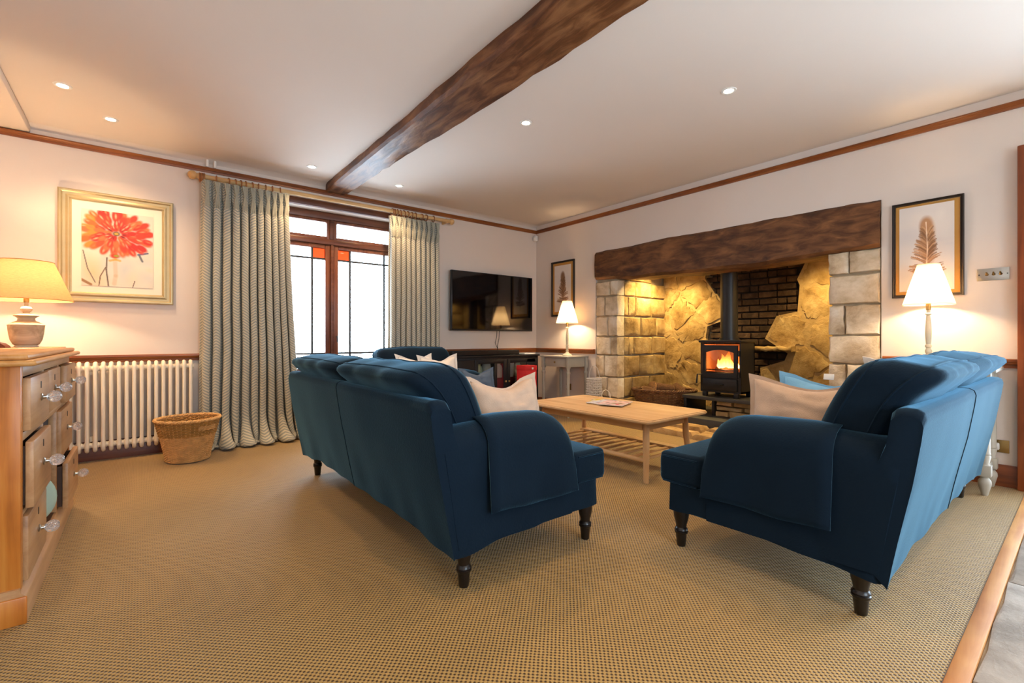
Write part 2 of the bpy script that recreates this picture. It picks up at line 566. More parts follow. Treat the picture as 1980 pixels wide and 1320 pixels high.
M['glass'] = glass_mat('clear_pane')
M['orangeglass'] = glass_mat('orange_stained_pane', (.42, .10, .03, 1), .05)
M['cabglass'] = glass_mat('cabinet_pane', (.85, .88, .86, 1), .14, .03)
M['stoveglass'] = glass_mat('stove_pane', (.8, .74, .7, 1), .05)
M['lead'] = plain('lead_came', S(60, 56, 54), .5, metal=.5, var=.1)
M['print'] = print_mat('printed_sheet')
M['printgloss'] = print_mat('glossy_cover', .25)
M['shade'] = shade_mat('cream_pleated_shade', S(250, 226, 186), .5)
M['linenshade'] = shade_mat('tan_linen_shade', S(206, 164, 112), .13)
M['bulb'] = emis('bulb_glow', (1.0, .78, .5, 1), 30.0)
M['down'] = emis('downlight_glow', (1.0, .86, .66, 1), 18.0)
M['flame'] = flame_mat('flame')
M['ember'] = emis('ember_glow', (1.0, .22, .03, 1), 1.6)
M['firebrick'] = plain('pale_firebrick', S(196, 150, 116), .9, var=.1)
M['lampwood'] = wood('distressed_lamp_wood', S(128, 112, 90), S(176, 160, 134), S(204, 190, 164), 'X', 1.2, .7, .2)
M['crystal'] = None
def crystal():
    m, nt, b = newmat('cut_glass')
    b.inputs['Base Color'].default_value = (.96, .95, .97, 1)
    b.inputs['Roughness'].default_value = .03
    b.inputs['IOR'].default_value = 1.5
    b.inputs['Transmission Weight'].default_value = .85
    return m
M['crystal'] = crystal()
M['greenplate'] = plain('pale_green_glaze', S(172, 196, 180), .25, var=.05)
M['plug'] = plain('white_plastic', S(232, 232, 230), .35, var=.01)
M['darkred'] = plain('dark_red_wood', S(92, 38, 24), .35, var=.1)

# ------------------------------------------------------------------ room shell
XL, XF, YW, YE, ZC = -1.02, 4.575, 5.137, -2.5, 2.649

b = MB()
b.box(XL - .2, .80, YW, 5.42, -.1, ZC + .1)
b.box(2.54, 5.9, YW, 5.42, -.1, ZC + .1)
b.box(.80, 2.54, YW, 5.42, 2.385, ZC + .1)
b.box(.80, 2.54, YW, 5.42, -.1, .60)
wall_back = struct(b, 'wall_back', M['wall'], smooth=0)

b = MB()
b.box(XF, 5.9, 3.99, YW, -.1, ZC + .1)
b.box(XF, 5.9, .20, 1.045, -.1, ZC + .1)
b.box(XF, 5.9, 1.045, 3.99, 2.095, ZC + .1)
b.box(XF, 4.8, YE - .2, -2.35, -.1, ZC + .1)
b.box(XF, 4.8, -2.35, .20, 2.2, ZC + .1)
wall_right = struct(b, 'wall_right', M['wall'], smooth=0)

b = MB()
b.box(XL - .2, XL, YE - .2, YW, -.1, ZC + .1)
wall_left = struct(b, 'wall_left', M['wall'], smooth=0)

b = MB()
b.box(XL, 0, YE - .2, YE, -.1, ZC + .1).box(2.0, XF, YE - .2, YE, -.1, ZC + .1)
b.box(0, 2.0, YE - .2, YE, 2.0, ZC + .1).box(0, 2.0, YE - .2, YE, -.1, .7)
wall_front = struct(b, 'wall_front', M['wall'], smooth=0)

b = MB()
b.box(XL, XF + .02, YE, YW, ZC, ZC + .12)
ceiling = struct(b, 'ceiling', M['ceiling'], smooth=0)
b = MB()
b.bbox(XL, -.655, 1.2, YW, 2.585, ZC, .012)
struct(b, 'ceiling_panel', M['ceiling'], ceiling)
# plaster cove between wall and ceiling at the window side
b = MB()
b.prism([(YW, ZC), (YW, ZC - .03), (YW - .02, ZC - .012), (YW - .07, ZC)], 'X', XL, XF)
struct(b, 'cove', M['ceiling'], ceiling)

b = MB()
b.box(XL, XF, .276, YW, -.03, 0)
floor = struct(b, 'floor', M['carpet'], smooth=0)
floor['label'] = 'sisal carpet'
b = MB()
b.box(XL, XF + .25, YE, .222, -.06, -.016)
floor2 = struct(b, 'floor', M['mortar'], smooth=0)
# flagstones of the kitchen end
rows = [(.218, -.28), (-.29, -.86), (-.87, -1.4), (-1.41, -2.45)]
for ri, (y1, y0) in enumerate(rows):
    x = XL + .01
    while x < XF - .05:
        w = rnd.uniform(.55, .95)
        x1 = min(x + w, XF + .2)
        if XF + .2 - x1 < .25: x1 = XF + .2
        q = MB()
        n = 10
        pts = []
        for (ax, ay), (bx_, by_) in zip([(x, y0), (x1, y0), (x1, y1), (x, y1)], [(x1, y0), (x1, y1), (x, y1), (x, y0)]):
            for k in range(4):
                t = k / 4
                px_, py_ = ax + (bx_ - ax) * t, ay + (by_ - ay) * t
                pts.append((px_ + rnd.uniform(-.006, .006), min(py_ + rnd.uniform(-.008, .004), .22)))
        cx, cy = (x + x1) / 2, (y0 + y1) / 2
        m_ = len(pts)
        v = [(p[0], p[1], -.02) for p in pts] + [(p[0], p[1], -.004) for p in pts] + [(p[0] + (cx - p[0]) * .03, p[1] + (cy - p[1]) * .04, .001 + rnd.uniform(-.002, .001)) for p in pts] + [(cx, cy, 0.0)]
        f = []
        for j in range(2):
            for k in range(m_):
                f.append((j * m_ + k, j * m_ + (k + 1) % m_, (j + 1) * m_ + (k + 1) % m_, (j + 1) * m_ + k))
        f += [(2 * m_ + k, 2 * m_ + (k + 1) % m_, 3 * m_) for k in range(m_)]
        q.add(v, f)
        q.build('flagstone', M['flag'], floor2, smooth=30)
        x = x1 + .012

b = MB()
b.bbox(XL, XF, .222, .274, -.03, .004, .003)
struct(b, 'trim_1', M['oakstrip'])['label'] = 'orange wooden threshold strip along the carpet edge'

def rail_profile(z0, z1, d):
    h = z1 - z0
    return [(0, z0), (d * .45, z0), (d * .5, z0 + h * .35), (d * .75, z0 + h * .45), (d * .8, z0 + h * .6), (d, z0 + h * .72), (d, z0 + h * .92), (d * .85, z1), (0, z1)]

def rail_x(name, x0, x1, z0, z1, d, mat, y=YW):
    b = MB()
    b.prism([(y - p[0], p[1]) for p in rail_profile(z0, z1, d)], 'X', x0, x1)
    return struct(b, name, mat)

def rail_y(name, y0, y1, z0, z1, d, mat, x=XF):
    b = MB()
    b.prism([(x - p[0], p[1]) for p in rail_profile(z0, z1, d)], 'Y', y0, y1)
    return struct(b, name, mat)

rail_x('trim_2', XL, XF, 2.535, 2.58, .035, M['rail'])['label'] = 'stained wooden picture rail above the window'
rail_y('trim_3', .20, YW, 2.535, 2.58, .035, M['railY'])['label'] = 'stained wooden picture rail above the fireplace'
rail_x('trim_4', XL, .78, .80, .862, .04, M['rail'])['label'] = 'stained dado rail above the radiator'
rail_x('trim_5', 2.56, XF, .80, .862, .04, M['rail'])['label'] = 'stained dado rail below the television'
rail_y('trim_6', 4.0, YW, .80, .862, .04, M['railY'])['label'] = 'stained dado rail behind the corner table lamp'
rail_y('trim_7', .312, 1.03, .80, .862, .04, M['railY'])['label'] = 'stained dado rail below the light switch'

def base_x(name, x0, x1, h=.155):
    b = MB()
    b.prism([(YW, 0), (YW - .022, 0), (YW - .022, h - .03), (YW - .012, h), (YW, h)], 'X', x0, x1)
    return struct(b, name, M['darkrail'])
def base_y(name, y0, y1, h=.145):
    b = MB()
    b.prism([(XF, 0), (XF - .022, 0), (XF - .022, h - .03), (XF - .012, h), (XF, h)], 'Y', y0, y1)
    return struct(b, name, M['darkrailY'])
base_x('baseboard_back', XL, XF)
base_y('baseboard_right', .312, 1.03)
base_y('baseboard_right', 4.0, YW)

# doorway post at the right edge, and the glazed doorway beyond it
b = MB()
b.bbox(4.50, 4.66, .19, .311, 0, 2.265, .006)
struct(b, 'door_1', M['post'])['label'] = 'dark red-brown door post at the end of the fireplace wall'
dr = MB()
dr.bbox(4.62, 4.70, -2.35, -2.27, 0, 2.2, .004).bbox(4.62, 4.70, .11, .19, 0, 2.2, .004)
dr.bbox(4.62, 4.70, -2.27, .11, 2.12, 2.2, .004).bbox(4.62, 4.70, -2.27, .11, 0, .12, .004).bbox(4.63, 4.69, -1.10, -1.04, .12, 2.12, .004)
door2 = struct(dr, 'door_2', M['post'])
b = MB()
for y0, y1 in ((-2.27, -1.10), (-1.04, .11)): struct(MB().box(4.655, 4.66, y0, y1, .12, 2.12), 'pane', M['glass'], door2, 0)
b = MB()
for (a0, a1, c0, c1) in ((0, .07, .7, 2.0), (1.93, 2.0, .7, 2.0), (.97, 1.03, .77, 1.93), (.07, 1.93, .7, .77), (.07, 1.93, 1.93, 2.0)):
    b.bbox(a0, a1, YE - .12, YE - .06, c0, c1, .004)
w2 = struct(b, 'window_2', M['white'])
b = MB()
for x0, x1 in ((.07, .97), (1.03, 1.93)): struct(MB().box(x0, x1, YE - .093, YE - .09, .77, 1.93), 'pane', M['glass'], w2, 0)

# ------------------------------------------------------------------ picture window
b = MB()
y0, y1 = 5.26, 5.34
b.bbox(.80, .87, y0, y1, .60, 2.385, .006).bbox(2.47, 2.54, y0, y1, .60, 2.385, .006)
b.bbox(.87, 2.47, y0, y1, 2.305, 2.385, .006).bbox(.87, 2.47, y0, y1, .60, .675, .006)
b.bbox(.87, 2.47, y0 - .01, y1, 2.03, 2.09, .008)
b.bbox(1.643, 1.691, y0, y1, 2.09, 2.305, .006)
b.bbox(1.652, 1.682, y0 - .012, y1, .675, 2.03, .006)
win = struct(b, 'window_1', M['winwoodX'])
win['label'] = 'dark wooden window with leaded panes'
for (a0, a1) in ((.87, 1.652), (1.682, 2.47)):                    # two casements
    q = MB()
    q.bbox(a0, a0 + .055, y0 + .01, y1 - .02, .68, 2.03, .008).bbox(a1 - .055, a1, y0 + .01, y1 - .02, .68, 2.03, .008)
    q.bbox(a0 + .055, a1 - .055, y0 + .01, y1 - .02, 1.985, 2.03, .008).bbox(a0 + .055, a1 - .055, y0 + .01, y1 - .02, .68, .735, .008)
    cs = q.build('casement', M['winwood'], win)
    xi0, xi1, z0, z1 = a0 + .055, a1 - .055, .735, 1.985
    lx = [xi0 + .135, xi1 - .135]
    lz = [.835, 1.872]
    q = MB()
    for x in lx: q.box(x - .010, x + .010, 5.284, 5.298, z0, z1)
    for z in lz: q.box(xi0, xi1, 5.286, 5.297, z - .010, z + .010)
    q.build('leading', M['lead'], cs, 0)
    xs = [xi0, lx[0], lx[1], xi1]
    zs = [z0, lz[0], lz[1], z1]
    inner = 2 if a0 < 1 else 0
    for i in range(3):
        for k in range(3):
            q = MB().box(xs[i], xs[i + 1], 5.291, 5.294, zs[k], zs[k + 1])
            stained = (k == 2 and i == inner)
            o = q.build('stained_pane' if stained else 'pane', M['orangeglass'] if stained else M['glass'], cs, 0)
            if stained: o['label'] = 'orange stained glass square'
    if a0 > 1:
        q = MB()
        q.tube([(1.71, 5.255, 1.02), (1.71, 5.225, 1.02), (1.71, 5.215, .96)], .007)
        q.build('catch', M['iron'], cs)
for (a0, a1) in ((.87, 1.643), (1.691, 2.47)):
    q = MB()
    q.bbox(a0, a0 + .03, y0 + .01, y1 - .02, 2.09, 2.305, .004).bbox(a1 - .03, a1, y0 + .01, y1 - .02, 2.09, 2.305, .004)
    q.bbox(a0 + .03, a1 - .03, y0 + .01, y1 - .02, 2.275, 2.305, .004).bbox(a0 + .03, a1 - .03, y0 + .01, y1 - .02, 2.09, 2.12, .004)
    fl = q.build('top_light', M['winwood'], win)
    MB().box(a0 + .03, a1 - .03, 5.291, 5.294, 2.12, 2.275).build('pane', M['glass'], fl, 0)
b = MB()
b.bbox(.62, 2.72, 5.10, 5.137, 2.385, 2.452, .006)
b.build('lintel_board', M['winwoodX'], win)
b = MB()
b.bbox(.76, 2.58, 5.09, 5.30, .575, .612, .008)
b.build('window_sill', M['rail'], win)

# ------------------------------------------------------------------ ceiling beam
def rough_beam(name, stations, mat, axis_fn, nz=.006, ns=7.0, parent=None, corner=.02):
    """stations: (s, a0, a1, c0, c1): position along, lateral range, vertical range"""
    b = MB()
    ring = []
    def prof(a0, a1, c0, c1):
        k = min(corner, .3 * (a1 - a0), .3 * (c1 - c0))
        P = []
        n = 6
        for i in range(n): P.append((a0 + k + (a1 - a0 - 2 * k) * i / (n - 1), c0))
        for i in range(1, 4): P.append((a1, c0 + k + (c1 - c0 - 2 * k) * (i - 1) / 2))
        for i in range(n): P.append((a1 - k - (a1 - a0 - 2 * k) * i / (n - 1), c1))
        for i in range(1, 4): P.append((a0, c1 - k - (c1 - c0 - 2 * k) * (i - 1) / 2))
        return P
    vs_, fs_ = [], []
    m_ = None
    for s, a0, a1, c0, c1 in stations:
        P = prof(a0, a1, c0, c1)
        m_ = len(P)
        for a, c in P:
            p = axis_fn(s, a, c)
            d = Vector((fbm(p, ns), fbm((p[1], p[2], p[0]), ns), fbm((p[2] + 3, p[0], p[1]), ns))) * nz
            vs_.append(tuple(Vector(p) + d))
    for j in range(len(stations) - 1):
        for k in range(m_):
            fs_.append((j * m_ + k, j * m_ + (k + 1) % m_, (j + 1) * m_ + (k + 1) % m_, (j + 1) * m_ + k))
    fs_.append(tuple(range(m_ - 1, -1, -1)))
    fs_.append(tuple((len(stations) - 1) * m_ + k for k in range(m_)))
    b.add(vs_, fs_)
    return b

def interp(tab, s):
    for (s0, v0), (s1, v1) in zip(tab, tab[1:]):
        if s <= s1:
            t = (s - s0) / (s1 - s0)
            return v0 + (v1 - v0) * max(0, min(1, t))
    return tab[-1][1]

st = []
nS = 70
for i in range(nS + 1):
    s = YE + .02 + (YW - .04 - YE) * i / nS
    a1 = interp([(-2.5, 1.86), (1.2, 1.862), (3.2, 1.838), (3.24, 1.822), (4.1, 1.806), (4.14, 1.79), (5.2, 1.775)], s)
    a0 = interp([(-2.5, 1.50), (1.2, 1.53), (2.2, 1.525), (3.2, 1.545), (5.2, 1.55)], s)
    st.append((s, a0, a1, 2.565 + .006 * math.sin(s * 2.1), ZC + .02))
beam = rough_beam('beam', st, None, lambda s, a, c: (a, s, c), nz=.008, ns=5)
struct(beam, 'beam', M['beam'])['label'] = 'old dark timber ceiling beam running from the window wall'

# ------------------------------------------------------------------ inglenook fireplace (setting)
b = MB()
b.box(4.60, 5.75, 3.672, 3.99, -.05, 2.095)
b.box(4.60, 5.75, 1.045, 1.385, -.05, 2.095)
b.box(5.66, 5.9, 1.0, 4.0, -.05, 2.6)
b.box(4.86, 5.75, 1.385, 3.672, 2.0, 2.095)
fire = struct(b, 'wall_fireplace', M['mortar'], smooth=0)
fire['label'] = 'stone inglenook recess of the fireplace wall'

def stone(poly, to3d, depth, mat, parent, name='stone', inset=.06, bump=.012, sub=3, jit=.006, back=-.03):
    pts = []
    n = len(poly)
    for i in range(n):
        (ax, ay), (bx_, by_) = poly[i], poly[(i + 1) % n]
        for k in range(sub):
            t = k / sub
            e = jit if k else jit * .6
            pts.append((ax + (bx_ - ax) * t + rnd.uniform(-e, e), ay + (by_ - ay) * t + rnd.uniform(-e, e)))
    m_ = len(pts)
    cx = sum(p[0] for p in pts) / m_
    cy = sum(p[1] for p in pts) / m_
    ins = lambda p, k: (p[0] + (cx - p[0]) * k, p[1] + (cy - p[1]) * k)
    v = [to3d(*p, back) for p in pts]
    v += [to3d(*p, depth * .55) for p in pts]
    sd = rnd.uniform(0, 50)
    hh = lambda p: bump * 1.6 * noise.noise(Vector((p[0] * 6 + sd, p[1] * 6, sd)))
    k1, k2 = ins, .45
    v += [to3d(*ins(p, inset), depth + hh(ins(p, inset))) for p in pts]
    v += [to3d(*ins(p, .45), depth + bump * .5 + hh(ins(p, .45))) for p in pts]
    v.append(to3d(cx, cy, depth + bump * .6 + hh((cx, cy))))
    f = []
    for j in range(3):
        for k in range(m_):
            f.append((j * m_ + k, j * m_ + (k + 1) % m_, (j + 1) * m_ + (k + 1) % m_, (j + 1) * m_ + k))
    f += [(3 * m_ + k, 3 * m_ + (k + 1) % m_, 4 * m_) for k in range(m_)]
    return MB().add(v, f).build(name, mat, parent, smooth=45)

def rect(u0, u1, v0, v1): return [(u0, v0), (u1, v0), (u1, v1), (u0, v1)]
courses = [.005, .265, .518, .791, 1.025, 1.279, 1.530, 1.722]
g = .008
# left pier: front face
splitsL = [[3.86], [3.80], [3.85], [3.74], [3.79], [3.84], [3.76]]
for (z0, z1), sp in zip(zip(courses, courses[1:]), splitsL):
    ys = [3.635] + sp + [3.988]
    for a, c in zip(ys, ys[1:]):
        stone(rect(a + g * .6, c - g * .6, z0 + g, z1 - g), lambda u, v, h: (4.60 - h, u, v), .03, M['stone'], fire, back=-.10, bump=.006, inset=.08)
# left pier: inner return, courses running to the back of the recess
splitsS = [[4.98, 5.36], [4.86, 5.24], [5.02, 5.33], [4.80, 4.90, 5.30], [5.05, 5.40], [4.79, 4.93, 5.28], [4.95, 5.30]]
for (z0, z1), sp in zip(zip(courses, courses[1:]), splitsS):
    xs = [4.70] + sp + [5.66]
    for a, c in zip(xs, xs[1:]):
        stone(rect(a + g * .6, c - g * .6, z0 + g, z1 - g), lambda u, v, h: (u, 3.672 - h, v), .03, M['rubble'], fire, bump=.008, inset=.08)
for (z0, z1) in ((1.722, 1.95),):
    stone(rect(4.87, 5.3, z0 + g, z1), lambda u, v, h: (u, 3.672 - h, v), .02, M['rubble'], fire)
# right pier
splitsR = [[1.22], [], [1.28], [], [1.29], [], [1.262]]
for (z0, z1), sp in zip(zip(courses, courses[1:]), splitsR):
    ys = [1.05] + sp + [1.408]
    for a, c in zip(ys, ys[1:]):
        stone(rect(a + g * .6, c - g * .6, z0 + g, z1 - g), lambda u, v, h: (4.60 - h, u, v), .035, M['stone'], fire, back=-.10, bump=.012, inset=.07, sub=4)
# inner return of the right pier
for (z0, z1) in zip(courses, courses[1:]):
    xs = [4.70, 4.70 + rnd.uniform(.28, .6), 5.66]
    for a, c in zip(xs, xs[1:]):
        stone(rect(a + g, c - g, z0 + g, z1 - g), lambda u, v, h: (u, 1.385 + h, v), .02, M['rubble'], fire)

# back of the recess: big rubble stones around a sooty brick flue opening
def inpoly(p, poly):
    x, y = p
    c = False
    for (x0, y0), (x1, y1) in zip(poly, poly[1:] + poly[:1]):
        if (y0 > y) != (y1 > y) and x < (x1 - x0) * (y - y0) / (y1 - y0) + x0: c = not c
    return c
brick_area = [(2.98, 2.05), (1.95, 2.05), (2.02, 1.68), (2.14, 1.5), (2.2, 1.25), (2.2, 1.0), (2.1, .93), (2.3, .9), (2.5, .52), (2.85, .5), (2.86, 1.3), (2.95, 1.7)]
def clip(poly, a, c):
    """keep the part of poly nearer to a than to c"""
    mx_, my_ = (a[0] + c[0]) / 2, (a[1] + c[1]) / 2
    nx_, ny_ = c[0] - a[0], c[1] - a[1]
    side = lambda p: (p[0] - mx_) * nx_ + (p[1] - my_) * ny_
    out = []
    for p, q in zip(poly, poly[1:] + poly[:1]):
        sp_, sq_ = side(p), side(q)
        if sp_ <= 0: out.append(p)
        if (sp_ < 0) != (sq_ < 0) and abs(sp_ - sq_) > 1e-12:
            t = sp_ / (sp_ - sq_)
            out.append((p[0] + (q[0] - p[0]) * t, p[1] + (q[1] - p[1]) * t))
    return out
rs = random.Random(21)
bed = MB()
seeds = []
tries = 0
while len(seeds) < 40 and tries < 4000:
    tries += 1
    p = (rs.uniform(1.36, 3.7), rs.uniform(.12, 2.02))
    if all(math.hypot((p[0] - q[0]) * .9, (p[1] - q[1]) * 1.15) > .25 for q in seeds): seeds.append(p)
for sd in seeds:
    poly = rect(1.385, 3.66, .10, 2.02)
    for o_ in seeds:
        if o_ is not sd: poly = clip(poly, sd, o_)
    if len(poly) < 3: continue
    cx = sum(p[0] for p in poly) / len(poly)
    cy = sum(p[1] for p in poly) / len(poly)
    if inpoly((cx, cy), brick_area) or inpoly(sd, brick_area): continue
    dep = rs.uniform(.083, .090)
    bed.prism(poly, 'X', 5.66, 5.66 - .080)
    poly = [(p[0] + (cx - p[0]) * .05, p[1] + (cy - p[1]) * .05) for p in poly]
    stone(poly, lambda u, v, h: (5.66 - h, u, v), dep, M['rubble'], fire, inset=.12, bump=.010, sub=8, jit=.022, back=0)
tag(bed.build('mortar_bed', M['rubblemortar'], fire, 0), kind='stuff')
b = MB()
b.box(5.645, 5.66, 1.9, 3.0, .45, 2.05)
b.build('soot_backing', M['soot'], fire, 0)
br_mesh = {}
z = .53
row = 0
while z < 1.98:
    h = .072
    y = 1.93 + (row % 2) * .1
    while y < 2.98:
        w = rs.choice([.19, .2, .2, .1])
        c = (y + w / 2, z + h / 2)
        if True:
            key = round(w, 2)
            if key not in br_mesh:
                br_mesh[key] = MB().bbox(-.02, .02, -w / 2 + .006, w / 2 - .006, -h / 2 + .005, h / 2 - .005, .006, 1).mesh('brick', M['brick'], 30)
            o = bpy.data.objects.new('brick', br_mesh[key])
            COL.objects.link(o)
            o.parent = fire
            o.location = Vector((5.632 + rs.uniform(-.006, .006), c[0], c[1])) - wloc(fire)
            o.rotation_euler = (rs.uniform(-.02, .02), 0, rs.uniform(-.02, .02))
        y += w
    z += h + .006
    row += 1
# stone ledge in the flue opening
st = []
for i in range(15):
    s = 2.02 + .46 * i / 14
    st.append((s, 5.44 + .02 * math.sin(i * 1.3), 5.64, .862 + .006 * math.sin(i * 2.1), .905 + .008 * math.sin(i * 1.7 + 1)))
rough_beam('l', st, None, lambda s, a, c: (a, s, c), nz=.012, ns=9).build('ledge_stone', M['rubble'], fire)

# lintel timber
st = []
for i in range(61):
    s = 1.05 + (3.985 - 1.05) * i / 60
    bot = interp([(1.05, 1.722), (1.40, 1.712), (1.96, 1.686), (2.7, 1.697), (3.52, 1.72), (3.96, 1.752), (4.0, 1.755)], s)
    top = interp([(1.05, 2.095), (1.4, 2.105), (2.05, 2.100), (2.88, 2.112), (3.97, 2.102), (4.0, 2.1)], s)
    st.append((s, 4.545, 4.86, bot + .004 * math.sin(s * 9), top + .003 * math.sin(s * 7)))
lin = rough_beam('lintel', st, None, lambda s, a, c: (a, s, c), nz=.009, ns=4, corner=.03)
struct(lin, 'lintel', M['lintel'])['label'] = 'massive brown timber lintel over the fireplace'

# hearth: slate slab behind a kerb of sandstone flags
b = MB()
b.bbox(4.66, 5.66, 1.40, 3.66, .0, .15, .012)
hearth = struct(b, 'hearth', M['slate'])
hearth['label'] = 'dark slate hearth slab raised in front of the stove'
b = MB()
b.box(4.31, 4.66, 1.12, 3.86, 0, .03)
kerb = struct(b, 'hearth_kerb', M['mortar'], smooth=0)
y = 1.13
while y < 3.84:
    y1 = min(y + rs.uniform(.3, .55), 3.85)
    if 3.85 - y1 < .15: y1 = 3.85
    x_ = 4.285 + rs.uniform(0, .02)
    xm = 4.47 + rs.uniform(-.05, .05)
    stone([(x_, y + .006), (xm, y + .006), (xm, y1 - .006), (x_ + rs.uniform(-.01, .02), y1 - .006)], lambda u, v, h: (u, v, h), rs.uniform(.045, .06), M['hearthstone'], kerb, 'hearth_stone', inset=.10, bump=.010, jit=.012, back=0)
    stone([(xm + .012, y + .006), (4.655, y + .006), (4.655, y1 - .006), (xm + .012, y1 - .006)], lambda u, v, h: (u, v, h), rs.uniform(.08, .11), M['hearthstone'], kerb, 'hearth_stone', inset=.14, bump=.010, jit=.010, back=0)
    y = y1

# pipes above the curtain pole, alarm sensor
t = thing('heating_pipe', (.52, 5.10, 2.58), 'short pair of white pipes between ceiling and rail above the curtain', 'pipe')
for x in (.49, .55): MB().tube([(x, 5.10, 2.58), (x, 5.10, ZC)], .012, 10).build('pipe', M['white'], t)
b = MB()
b.bbox(4.50, 4.555, 5.07, 5.125, 2.42, 2.50, .012)
s_ = b.build('alarm_sensor', M['plug'])
tag(s_, 'small white alarm sensor high in the room corner', 'sensor')
MB().bbox(4.488, 4.502, 5.078, 5.112, 2.43, 2.47, .006).build('lens', M['white'], s_)

# ------------------------------------------------------------------ recessed ceiling downlights
def downlight(x, y, label, spot=True):
    t = thing('downlight', (x, y, ZC), label, 'downlight', 'recessed ceiling spotlights')
    b = MB()
    b.lathe([(.031, .0), (.031, -.004), (.036, -.006), (.046, -.004), (.048, .0)], 28, cap=False)
    b.build('trim_ring', M['white'], t, local=True)
    b = MB()
    b.lathe([(.0, -.002), (.020, -.0025), (.030, -.001)], 24, cap=False)
    b.build('lamp_face', M['down'], t, local=True)
    add_light('ceiling_spot', 'SPOT', (x, y, ZC - .02), DOWN_W, WARM, (0, 0, 0), spot_size=R(125), spot_blend=.8, shadow_soft_size=.03)
dl = ['recessed ceiling spotlight nearest the white ceiling panel on the left', 'recessed ceiling spotlight above the dahlia picture and radiator',
      'recessed ceiling spotlight left of the beam above the window', 'recessed ceiling spotlight right of the beam above the window',
      'recessed ceiling spotlight right of the beam in the middle of the ceiling', 'recessed ceiling spotlight nearest the fireplace lintel and camera']
for (x, y), l in zip(DOWNLIGHTS, dl): downlight(x, y, l)
for x, y in ((.7, 1.4), (2.6, -.4), (.7, -1.2), (3.4, -1.7)):  # added fill spots out of view, without fixtures, to lift the ambient light
    add_light('ceiling_spot', 'SPOT', (x, y, ZC - .02), DOWN_W, WARM, (0, 0, 0), spot_size=R(125), spot_blend=.8, shadow_soft_size=.03)

# ------------------------------------------------------------------ sofas
def box_cushion(W, H, T, seed=0, nu=26, nv=16, nt=8, r=.06, bulge=.04, wrinkle=.006, sag=.0):
    """upholstery block in (x: width, y: thickness, z: height), centred; returns MB and outline function"""
    def shape(u, v, t):
        # u,v,t in [-1,1] on the surface of a cube
        x, z, y = u * W / 2, v * H / 2, t * T / 2
        # round the edges
        qx, qz, qy = W / 2 - r, H / 2 - r, T / 2 - r * .75
        c = Vector((max(-qx, min(qx, x)), max(-qy, min(qy, y)), max(-qz, min(qz, z))))
        d = Vector((x, y, z)) - c
        if d.length > 1e-9:
            d = d.normalized() * r
            d.y *= .75
            p = c + d
        else:
            p = Vector((x, y, z))
        k = (1 - u * u) * (1 - v * v)
        p.y += (1 if t > 0 else -1) * bulge * k * min(1, abs(t) * 1.2)
        p.z += .018 * (1 - u * u) * (1 if v > 0 else -.4) * abs(v) - sag * (1 - u * u) * max(0, v)
        p.x += .014 * (1 - v * v) * u
        n = noise.noise(Vector((p.x * 5 + seed * 7.1, p.y * 5, p.z * 3.2)))
        n2 = noise.noise(Vector((p.x * 10 + seed * 3.3, p.y * 6, p.z * 7)))
        s = wrinkle * (n * 1.4 + n2 * .35 * max(0, v))
        p.y += s * (1 if t > 0 else -1)
        p.z += s * .8
        return p
    b = MB()
    def face(fn, a, c): b.grid(fn, a, c)
    m = lambda k: k * 2 - 1
    face(lambda i, j: shape(m(i), m(j), -1), nu, nv)
    face(lambda i, j: shape(m(i), m(j), 1), nu, nv)
    face(lambda i, j: shape(m(i), -1, m(j)), nu, nt)
    face(lambda i, j: shape(m(i), 1, m(j)), nu, nt)
    face(lambda i, j: shape(-1, m(i), m(j)), nv, nt)
    face(lambda i, j: shape(1, m(i), m(j)), nv, nt)
    return b, shape

def weld(o, d=.0006):
    bm = bmesh.new()
    bm.from_mesh(o.data)
    bmesh.ops.remove_doubles(bm, verts=list(bm.verts), dist=d)
    bmesh.ops.recalc_face_normals(bm, faces=list(bm.faces))
    bm.to_mesh(o.data)
    bm.free()
    o.data.polygons.foreach_set('use_smooth', [True] * len(o.data.polygons))
    return o

def turned_leg(b, x, y, top, M_=None):
    b.lathe([(.017, 0), (.020, .004), (.025, .056), (.026, .060), (.031, .066), (.031, .072), (.027, .075), (.031, .079), (.030, .084), (.024, .092), (.025, .104), (.032, .130), (.036, .155), (.036, top)], 18, (x, y, 0))

